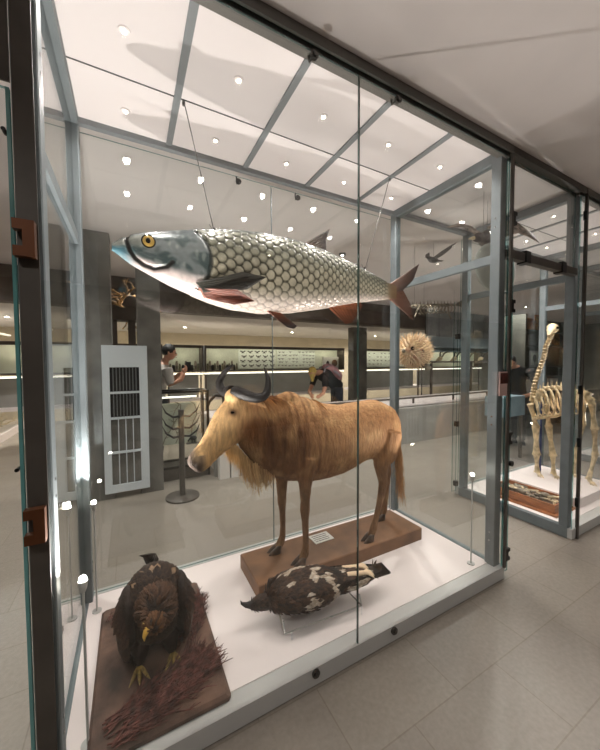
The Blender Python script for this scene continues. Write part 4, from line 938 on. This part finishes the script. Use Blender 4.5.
# horn stand
t = thing('horn_stand', 'dark pole stand with curved black horns beside the concrete pillar', 'stand', (-1.80, 2.62, 0)); X, Yh = -1.80, 2.62
b = MB(); b.tube([(X, Yh, 0), (X, Yh, .02), (X, Yh, .03)], [.19, .19, .16], 32); part(t, 'base', b, M['dark'], True)
b = MB(); b.tube([(X, Yh, .03), (X, Yh, 1.05)], .033, 14); part(t, 'pole', b, M['dark'], True)
for i, (z, s_) in enumerate(((.98, 1), (.98, -1), (.84, 1), (.84, -1), (.74, 1), (.74, -1))):
    b = MB(); b.tube([(X, Yh, z), (X+s_*.09, Yh-.02, z-.01), (X+s_*.17, Yh-.03, z+.05), (X+s_*.21, Yh-.03, z+.14)], [.014, .013, .010, .002], 8); part(t, 'horn', b, M['horn'], True)
# mounted pair of dark horns behind the antelope head
t = thing('wall_horns', 'dark branching horns on a post left of the antelope forehead', 'horns', (-1.12, 3.3, .76))
b = MB(); b.tube([(-1.12, 3.3, .76), (-1.12, 3.3, 1.15)], .02, 8); part(t, 'post', b, M['dark'], True)
for s_ in (-1, 1): b = MB(); b.tube([(-1.12, 3.3, 1.12), (-1.12+s_*.12, 3.3, 1.13), (-1.12+s_*.2, 3.3, 1.04), (-1.12+s_*.22, 3.3, .95)], [.03, .026, .02, .004], 8); part(t, 'horn', b, M['horn'], True)

# ------------------------------------------------------------------ wall cabinets
def cabinet(x0, x1, y, label):
    t = thing('wall_cabinet', label, 'display cabinet', (x0, y, 0)); z0, z1 = 1.40, 2.0
    b = MB(); b.box((x0, y, z1-.03), (x1, y+.35, z1)); b.box((x0, y, z1-.065), (x1, y+.012, z1-.03)); b.box((x0, y, z0), (x1, y+.35, z0+.03)); b.box((x0, y, z0+.03), (x0+.03, y+.35, z1-.03)); b.box((x1-.03, y, z0+.03), (x1, y+.35, z1-.03)); part(t, 'frame', b, M['beam'])
    b = MB(); b.box((x0+.03, y+.32, z0+.03), (x1-.03, y+.34, z1-.03)); part(t, 'back_panel', b, M['greenglass'])
    b = MB(); b.box((x0+.03, y+.03, z1-.05), (x1-.03, y+.07, z1-.032)); part(t, 'light_tube', b, M['added_tube'])  # added tube hidden behind the frame lip to brighten the panels
    b = MB(); b.box((x0, y+.02, 1.345), (x1, y+.08, 1.375)); part(t, 'light_tube', b, M['tube'])
    for x in (x0+.02, x1-.05): b = MB(); b.box((x, y+.1, 0), (x+.03, y+.13, z0)); part(t, 'leg', b, M['beam'])
    b = MB(); b.box((x0, y+.12, .74), (x1, y+.9, .80)); part(t, 'counter', b, M['white'])
    b = MB(); b.box((x0+.05, y+.32, .80), (x1-.05, y+.34, 1.34)); part(t, 'lower_back', b, M['wallg'])
    return t
cabs = [(-4.5, -1.7, 'wall cabinet at the far left, seen left of the concrete pillars'), (-1.62, -.86, 'wall cabinet with jars just right of the second concrete pillar'), (-.82, 3.05, 'long wall cabinet with the butterfly panels above the antelope back'), (3.7, 6.2, 'wall cabinet right of the square column, seen behind the fish tail'), (6.3, 9.5, 'wall cabinet at the right, behind the pufferfish')]
CB = [cabinet(a, c, 6.0, l) for a, c, l in cabs]
def bpanel(x0, x1, z0, z1, label, c):
    b = MB(); b.box((x0, 6.29, z0), (x1, 6.315, z1)); part(c, 'specimen_panel', b, M['paper'], label=label)
bpanel(.05, 1.05, 1.46, 1.93, 'white specimen panel with rows of large dark butterflies', CB[2]); bpanel(1.09, 2.25, 1.46, 1.93, 'white specimen panel with many small dark insects', CB[2]); bpanel(3.8, 6.1, 1.46, 1.93, 'pale specimen panel with faint small insects right of the column', CB[3])
def bfly(s_):
    b = MB()
    for q in (-1, 1): b.add([(0, 0, .002*s_), (q*.045*s_, -.004, .03*s_), (q*.05*s_, -.004, .008*s_), (q*.012*s_, 0, -.004*s_), (q*.032*s_, -.004, -.026*s_), (q*.006*s_, 0, -.018*s_)], [(0, 1, 2, 3), (0, 3, 4, 5)])
    b.tube([(0, 0, .018*s_), (0, -.002, -.022*s_)], .004*s_, 5); return b.mesh('butterfly', M['butter'])
B1, B2 = bfly(1.35), bfly(.72)
NW = ['first', 'second', 'third', 'fourth', 'fifth', 'sixth', 'seventh', 'eighth', 'ninth', 'tenth', 'eleventh', 'twelfth', 'thirteenth', 'fourteenth']
for r in range(4):
    for k in range(5):
        o = link('butterfly', B1); o.location = (.16+k*.19+.03*(r % 2), 6.285, 1.87-r*.115); tag(o, 'large dark butterfly on the white panel, %s row down, %s from the left' % (NW[r], NW[k]), 'butterfly', 'large butterflies on the left panel')
for r in range(5):
    for k in range(11):
        if random.random() < .12: continue
        o = link('moth', B2); o.location = (1.15+k*.104+random.uniform(-.02, .02), 6.285, 1.885-r*.09+random.uniform(-.01, .01)); tag(o, 'small dark insect on the middle white panel, %s row, %s from the left' % (NW[r], NW[k]), 'insect', 'small insects on the middle panel')
for r in range(4):
    for k in range(14):
        if random.random() < .15: continue
        o = link('moth', B2); o.location = (3.9+k*.16+random.uniform(-.02, .02), 6.285, 1.875-r*.11); tag(o, 'small insect on the pale panel right of the column, %s row, %s from the left' % (NW[r], NW[k]), 'insect', 'small insects on the right panel')
# jars and small specimens
def jar(h, r, m_):
    b = MB(); b.tube([(0, 0, 0), (0, 0, h*.8), (0, 0, h*.86), (0, 0, h)], [r, r, r*.7, r*.75], 12); return b.mesh('specimen_jar', m_, (0, 0, 0), True)
J = [jar(.16, .025, M['jar']), jar(.22, .03, M['dbone']), jar(.13, .035, M['horn'])]
for k in range(13):
    o = link('specimen_jar', J[k % 3]); o.location = (-.74+k*.057, 6.1+.03*(k % 2), 1.43); tag(o, 'slim dark specimen jar left of the butterflies, %s from the left' % NW[k], 'jar', 'jars in the long cabinet')
for k in range(10):
    o = link('specimen_jar', J[(k*2) % 3]); o.location = (-1.54+k*.066, 6.1+.03*(k % 2), 1.43); tag(o, 'dark specimen jar in the small cabinet beyond the pillar, %s from the left' % NW[k], 'jar', 'jars in the small cabinet')
t = thing('pale_specimen_box', 'small white box with two dark oval nuts left of the square column', 'box', (2.65, 6.15, 1.43))
b = MB(); b.box((2.45, 6.15, 1.43), (2.95, 6.24, 1.76)); part(t, 'box', b, M['card']); b = MB(); b.ell((2.58, 6.14, 1.56), (.05, .02, .09)); part(t, 'oval_specimen', b, M['butter'], True); b = MB(); b.ell((2.80, 6.13, 1.58), (.10, .03, .10)); part(t, 'oval_specimen', b, M['wood'], True)

# ------------------------------------------------------------------ skulls with horns on the right shelf
b = MB(); b.box((6.3, 5.0+.3, 1.93), (13.5, 5.7, 1.96)); b.box((6.3, 5.69, 1.96), (13.5, 5.71, 2.3)); struct('trim_7', b, [M['bluew']])
for i in range(5):
    x = 5.3+i*.62; y = 4.6; z = 1.62; t = thing('horned_skull', 'pale horned antelope skull on the rear shelf, %s from the pufferfish' % ['first', 'second', 'third', 'fourth', 'fifth'][i], 'skull', (x, y, z), 'horned skulls on the rear shelf')
    b = MB(); b.loft([((x+.05, y, z+.09), .05, .05), ((x-.02, y, z+.07), .06, .06), ((x-.12, y-.03, z+.04), .035, .035), ((x-.22, y-.05, z+.02), .018, .02)], 12); part(t, 'skull', b, M['bone'], True)
    for s_ in (-1, 1): b = MB(); b.tube([(x+.04, y+s_*.03, z+.12), (x+.08, y+s_*.07, z+.22), (x+.17, y+s_*.11, z+.27), (x+.26, y+s_*.12, z+.22)], [.022, .019, .014, .003], 8); part(t, 'horn', b, M['horn'] if i % 2 else M['dbone'], True)
t = thing('skull_shelf', 'long brown shelf rail carrying the horned skulls', 'shelf', (6.5, 4.6, 0))
b = MB(); b.box((4.9, 4.45, 1.58), (8.6, 4.8, 1.62)); part(t, 'shelf_board', b, M['beam'])
for x in (4.95, 6.7, 8.5): b = MB(); b.box((x, 4.6, 0), (x+.05, 4.65, 1.58)); part(t, 'upright', b, M['beam'])
# shelving behind the skeleton case
t = thing('storage_shelf', 'tall dark shelving with pictures and boxes behind the skeleton', 'shelf', (6.1, 3.6, 0))
for x in (5.0, 7.4): b = MB(); b.box((x, 2.3, 0), (x+.05, 2.7, 2.6)); part(t, 'side_panel', b, M['shade'])
for z in (.3, .9, 1.45, 1.95, 2.25): b = MB(); b.box((5.05, 2.3, z), (7.4, 2.7, z+.03)); part(t, 'shelf_board', b, M['shade'])
b = MB(); b.box((5.0, 2.7, 0), (7.45, 2.73, 2.6)); part(t, 'back_panel', b, M['shade'])
b = MB(); b.bbox((5.15, 2.4, 2.28), (5.55, 2.65, 2.55), .01); solo('amber_box', b, M['amber'], 'amber brown wooden box on the top shelf behind the skeleton', 'box', (5.35, 2.5, 2.28))
for (x, z, l) in ((5.62, 2.28, 'amber framed picture on the top shelf behind the skeleton'), (5.45, 1.48, 'framed picture of a dark leaf behind the skeleton neck'), (6.4, 1.98, 'framed picture high behind the skeleton case post')):
    t = thing('framed_picture', l, 'picture', (x, 2.42, z)); b = MB(); b.box((x, 2.42, z), (x+.34, 2.44, z+.36)); part(t, 'frame', b, M['amber'] if z > 1.9 else M['alu'])
    b = MB(); b.box((x+.04, 2.412, z+.04), (x+.30, 2.421, z+.32)); part(t, 'print', b, M['paper'] if z < 1.9 else M['coral'])
    if z < 1.9: b = MB(); b.ell((x+.17, 2.41, z+.19), (.07, .004, .09)); b.tube([(x+.17, 2.41, z+.1), (x+.17, 2.41, z+.05)], .01, 6); part(t, 'leaf_image', b, M['shade'], True)
for i in range(4):
    b = MB(); x = 5.2+i*.5; b.bbox((x, 2.35, .93), (x+.35, 2.65, 1.2+.05*(i % 2)), .008); solo('storage_box', b, M['cladding'] if i % 2 else M['soffit'], 'grey storage box %s along the middle shelf behind the skeleton' % ['first', 'second', 'third', 'fourth'][i], 'box', (x, 2.5, .93))
t = thing('blue_grey_crate', 'blue grey box on dark legs behind the skeleton ribs', 'box', (3.4, 1.5, 0)); b = MB(); b.bbox((2.80, 1.50, .72), (3.42, 1.8, 1.04), .006); part(t, 'box', b, mat('blue_grey_box', (.50, .58, .62), .6, noise_s=5, noise_a=.06))
for x in (2.83, 3.36): b = MB(); b.box((x, 1.52, 0), (x+.04, 1.56, .72)); part(t, 'leg', b, M['dark'])

# ------------------------------------------------------------------ people
def human(name, label, base, parts_, mats_): pass
def hand(root, p, d, m_, sc=1):
    p = V(p); d = V(d).normalized(); s_ = d.orthogonal().normalized(); up = d.cross(s_); b = MB()
    b.tube([p, p+d*.045*sc, p+d*.085*sc], [.026*sc, .04*sc, .036*sc], 10, flat=.5, up=s_)
    for i, (o, L) in enumerate(((-.028, .062), (-.010, .072), (.010, .068), (.027, .054))):
        q = p+d*.08*sc+s_*o*sc; b.tube([q, q+d*L*.5*sc, q+d*L*.8*sc+up*.02*sc, q+d*L*.85*sc+up*.035*sc], [.009*sc, .0085*sc, .0078*sc, .005*sc], 6)
    q = p+d*.025*sc-s_*.03*sc; b.tube([q, q-s_*.02*sc+d*.025*sc+up*.01*sc, q-s_*.018*sc+d*.05*sc+up*.025*sc], [.011*sc, .010*sc, .007*sc], 6)
    return b
def person(off, label, base, pelvis, chest, neck_, headc, hf, arms, legs, top_m, hair_m, hairl, extra=None):
    """one continuous body; clothes and hair are children. all points absolute"""
    base = tuple(V(base)+V(off)); t = thing('person', label, 'person', base)
    off = V(off); P = lambda q: V(q)+off
    sk = MB(); pe, ch, ne, hc = P(pelvis), P(chest), P(neck_), P(headc); f = P(hf).normalized()
    side = f.cross(V((0, 0, 1))).normalized() if abs(f.z) < .9 else V((1, 0, 0))
    sk.loft([(pe, .15, .11), (pe.lerp(ch, .5), .135, .10), (ch, .17, .115), (ch.lerp(ne, .7), .12, .08), (ne, .055, .055)], 16, up=f)
    sk.tube([ne-(hc-ne)*.3, hc.lerp(ne, .35)], [.055, .05], 10)
    sk.ell(hc, (.075, .095, .115), Matrix.Rotation(math.atan2(f.y, f.x)-PI/2, 3, 'Z')); sk.tube([hc+f*.085+V((0, 0, .01)), hc+f*.112+V((0, 0, -.02))], [.010, .014], 8)
    for s_ in (-1, 1): sk.ell(hc+side*s_*.076, (.012, .018, .028))
    for a in arms: sk.tube([P(q) for q in a], [.055, .048, .040, .036, .026][:len(a)], 10)
    for l in legs: sk.tube([P(q) for q in l], [.085, .075, .055, .05, .038][:len(l)], 10); 
    for a in arms:
        hb = hand(t, P(a[-1]), P(a[-1])-P(a[-2]), None); sk.v_off = 0
        sk.add(hb.v, hb.f)
    link('body', fuse(sk, .009, 3, None, base, 'body', [M['skin']]), t)
    sh = MB(); sh.loft([(pe.lerp(ch, -.12), .158, .122), (pe.lerp(ch, .5), .15, .118), (ch, .188, .132), (ch.lerp(ne, .6), .15, .10), (ch.lerp(ne, .92), .07, .065)], 18, up=f)
    for a in arms: sh.tube([P(a[0]), P(a[0]).lerp(P(a[1]), .55), P(a[1]).lerp(P(a[2]), .0)], [.078, .068, .060], 12)
    link('shirt', fuse(sh, .010, 4, None, base, 'shirt', [top_m]), t)
    tr = MB(); tr.ell(pe, (.165, .13, .12))
    for l in legs: tr.tube([P(q) for q in l], [.10, .09, .07, .062, .055][:len(l)], 12)
    link('trousers', fuse(tr, .011, 3, None, base, 'trousers', [M['trouser']]), t)
    for l in legs:
        b = MB(); q = P(l[-1]); b.loft([(V((q.x, q.y, .045))-f*.05, .035, .04), (V((q.x, q.y, .045)), .042, .045), (V((q.x, q.y, .035))+f*.09, .042, .032), (V((q.x, q.y, .025))+f*.16, .03, .02)], 12); part(t, 'shoe', b, M['shoe'], True)
    hr = MB(); hr.ell(hc-f*.018+V((0, 0, .030)), (.088, .105, .105), Matrix.Rotation(math.atan2(f.y, f.x)-PI/2, 3, 'Z'))
    for q in hairl: hr.tube([P(x) for x in q], [.06, .05, .03][:len(q)], 10)
    link('hair', fuse(hr, .009, 2, None, base, 'hair', [hair_m], lambda p, n: .006*noise.noise(p*40)), t)
    for s_ in (-1, 1): part(t, 'eye', MB().ell(hc+f*.092+side*s_*.03+V((0, 0, .012)), (.010, .010, .007)), M['eyeb'], True)
    part(t, 'mouth', MB().ell(hc+f*.096+V((0, 0, -.048)), (.016, .010, .005)), mat('lip', (.55, .32, .28), .5), True)
    return t
# 1 left: white shirt, looking down to the right at a phone
hx, hy = -1.93, 3.85
person((.15, 0, .02), 'black haired person in a pale t-shirt looking down at a phone beyond the pillar', (-2.1, 3.9, 0), (-2.12, 3.95, 1.0), (-2.08, 3.92, 1.38), (-2.0, 3.90, 1.60), (-1.93, 3.87, 1.74), (.85, -.35, -.25),
       [[(-1.98, 3.76, 1.50), (-1.94, 3.70, 1.26), (-1.80, 3.70, 1.34), (-1.76, 3.72, 1.42)], [(-2.06, 4.06, 1.50), (-1.98, 4.08, 1.25), (-1.84, 3.92, 1.36), (-1.78, 3.86, 1.42)]],
       [[(-2.12, 3.87, .96), (-2.10, 3.87, .75), (-2.08, 3.88, .50), (-2.10, 3.88, .30), (-2.12, 3.88, .08)], [(-2.14, 4.04, .96), (-2.12, 4.04, .75), (-2.10, 4.04, .50), (-2.12, 4.04, .30), (-2.14, 4.04, .08)]], M['tshirt'], M['hairb'], [])
b = MB(); b.bbox((-1.57, 3.76, 1.48), (-1.49, 3.78, 1.62), .004); solo('phone', b, M['black'], 'dark phone held up by the person beyond the pillar', 'phone', (-1.68, 3.77, 1.5))
# 2 middle: bending over the long table, pink backpack
t2 = person((.60, 0, .06), 'blonde person in a black top bending over the long table with a backpack', (1.25, 4.55, 0), (1.20, 4.60, 1.02), (.86, 4.55, 1.26), (.66, 4.50, 1.33), (.50, 4.48, 1.31), (-.8, -.3, -.55),
       [[(.74, 4.36, 1.25), (.70, 4.30, 1.02), (.62, 4.24, .90), (.52, 4.20, .86)], [(.72, 4.72, 1.26), (.62, 4.70, 1.04), (.48, 4.58, .92), (.42, 4.40, .86)]],
       [[(1.20, 4.50, .97), (1.20, 4.48, .75), (1.18, 4.48, .50), (1.22, 4.50, .30), (1.25, 4.5, .08)], [(1.22, 4.70, .97), (1.22, 4.70, .75), (1.20, 4.70, .50), (1.24, 4.72, .30), (1.27, 4.72, .08)]], M['tblack'], M['hairy'], [[(.50, 4.46, 1.33), (.46, 4.42, 1.24), (.45, 4.40, 1.14)]])
b = MB(); b.loft([((1.43, 4.50, 1.49), .10, .05), ((1.52, 4.52, 1.48), .15, .10), ((1.68, 4.55, 1.39), .16, .115), ((1.82, 4.58, 1.28), .15, .10), ((1.88, 4.58, 1.23), .09, .05)], 16, up=(.5, 0, .85))
t = thing('backpack', 'dusty pink and grey backpack on the bending person', 'bag', (1.65, 4.55, 1.36)); part(t, 'pack', b, M['pink'], True)
b = MB()
for s_ in (-.09, .09): b.tube([(1.50, 4.52+s_, 1.52), (1.38, 4.52+s_*1.3, 1.49), (1.32, 4.5+s_*1.5, 1.40)], .018, 8)
part(t, 'strap', b, M['greyf'], True)
b = MB(); b.loft([((1.55, 4.43, 1.46), .05, .03), ((1.68, 4.43, 1.39), .07, .035), ((1.80, 4.46, 1.30), .05, .02)], 12, up=(.5, -.5, .7)); part(t, 'pocket', b, M['greyf'], True)
# 3 right: black t-shirt with teal print
person((-.32, -.72, 0), 'person in a black t-shirt with a teal print leaning forward beyond the passage', (4.75, 2.75, 0), (4.62, 2.80, 1.0), (4.40, 2.72, 1.36), (4.28, 2.70, 1.52), (4.16, 2.68, 1.58), (-.8, -.2, -.55),
       [[(4.42, 2.50, 1.44), (4.60, 2.46, 1.20), (4.55, 2.50, 1.00), (4.40, 2.62, .94)], [(4.36, 2.92, 1.44), (4.20, 2.98, 1.18), (4.0, 2.95, 1.05), (3.9, 2.9, 1.02)]],
       [[(4.62, 2.70, .96), (4.62, 2.70, .75), (4.62, 2.70, .50), (4.66, 2.72, .30), (4.68, 2.72, .08)], [(4.66, 2.90, .96), (4.68, 2.90, .75), (4.70, 2.90, .50), (4.72, 2.90, .30), (4.74, 2.90, .08)]], M['tblack'], M['hairb'], [])

# ------------------------------------------------------------------ far left case with corals
t = thing('far_display_case', 'distant glass display case with pale corals seen through the left door', 'display case', (-4.65, 7, 0))
b = MB(); b.box((-7.5, 4.2, 0), (-4.65, 9.4, .16)); part(t, 'plinth', b, M['white'])
b = MB(); b.box((-7.5, 4.2, 2.9), (-4.65, 5.0, 3.08)); part(t, 'head_panel', b, M['soffit'])
for y in (4.2, 6.6, 9.33): b = MB(); b.box((-4.72, y, .16), (-4.65, y+.07, 2.44)); part(t, 'post', b, M['steel'])
b = MB(); b.box((-4.69, 4.27, .16), (-4.68, 9.33, 2.4), 'x'); part(t, 'glass_pane', b, [M['glass'], M['gedge']])
b = MB(); b.box((-7.4, 4.3, 1.05), (-4.8, 9.2, 1.08)); part(t, 'shelf', b, M['white'])
b = MB(); b.box((-5.0, 4.5, 2.30), (-4.95, 9.2, 2.33)); part(t, 'light_tube', b, M['tube'])
cn = 0
for y in (5.6, 6.4, 7.2, 8.0, 8.8):
    for z in (.22, 1.12):
        cn += 1; coral((-5.1, y, z+.05), 'pale branching coral on the %s level of the far left case, %s from the front' % ('upper' if z > 1 else 'lower', ['first', 'second', 'third', 'fourth', 'fifth'][(cn-1)//2]), 1.5, M['bone'], cn, 6)
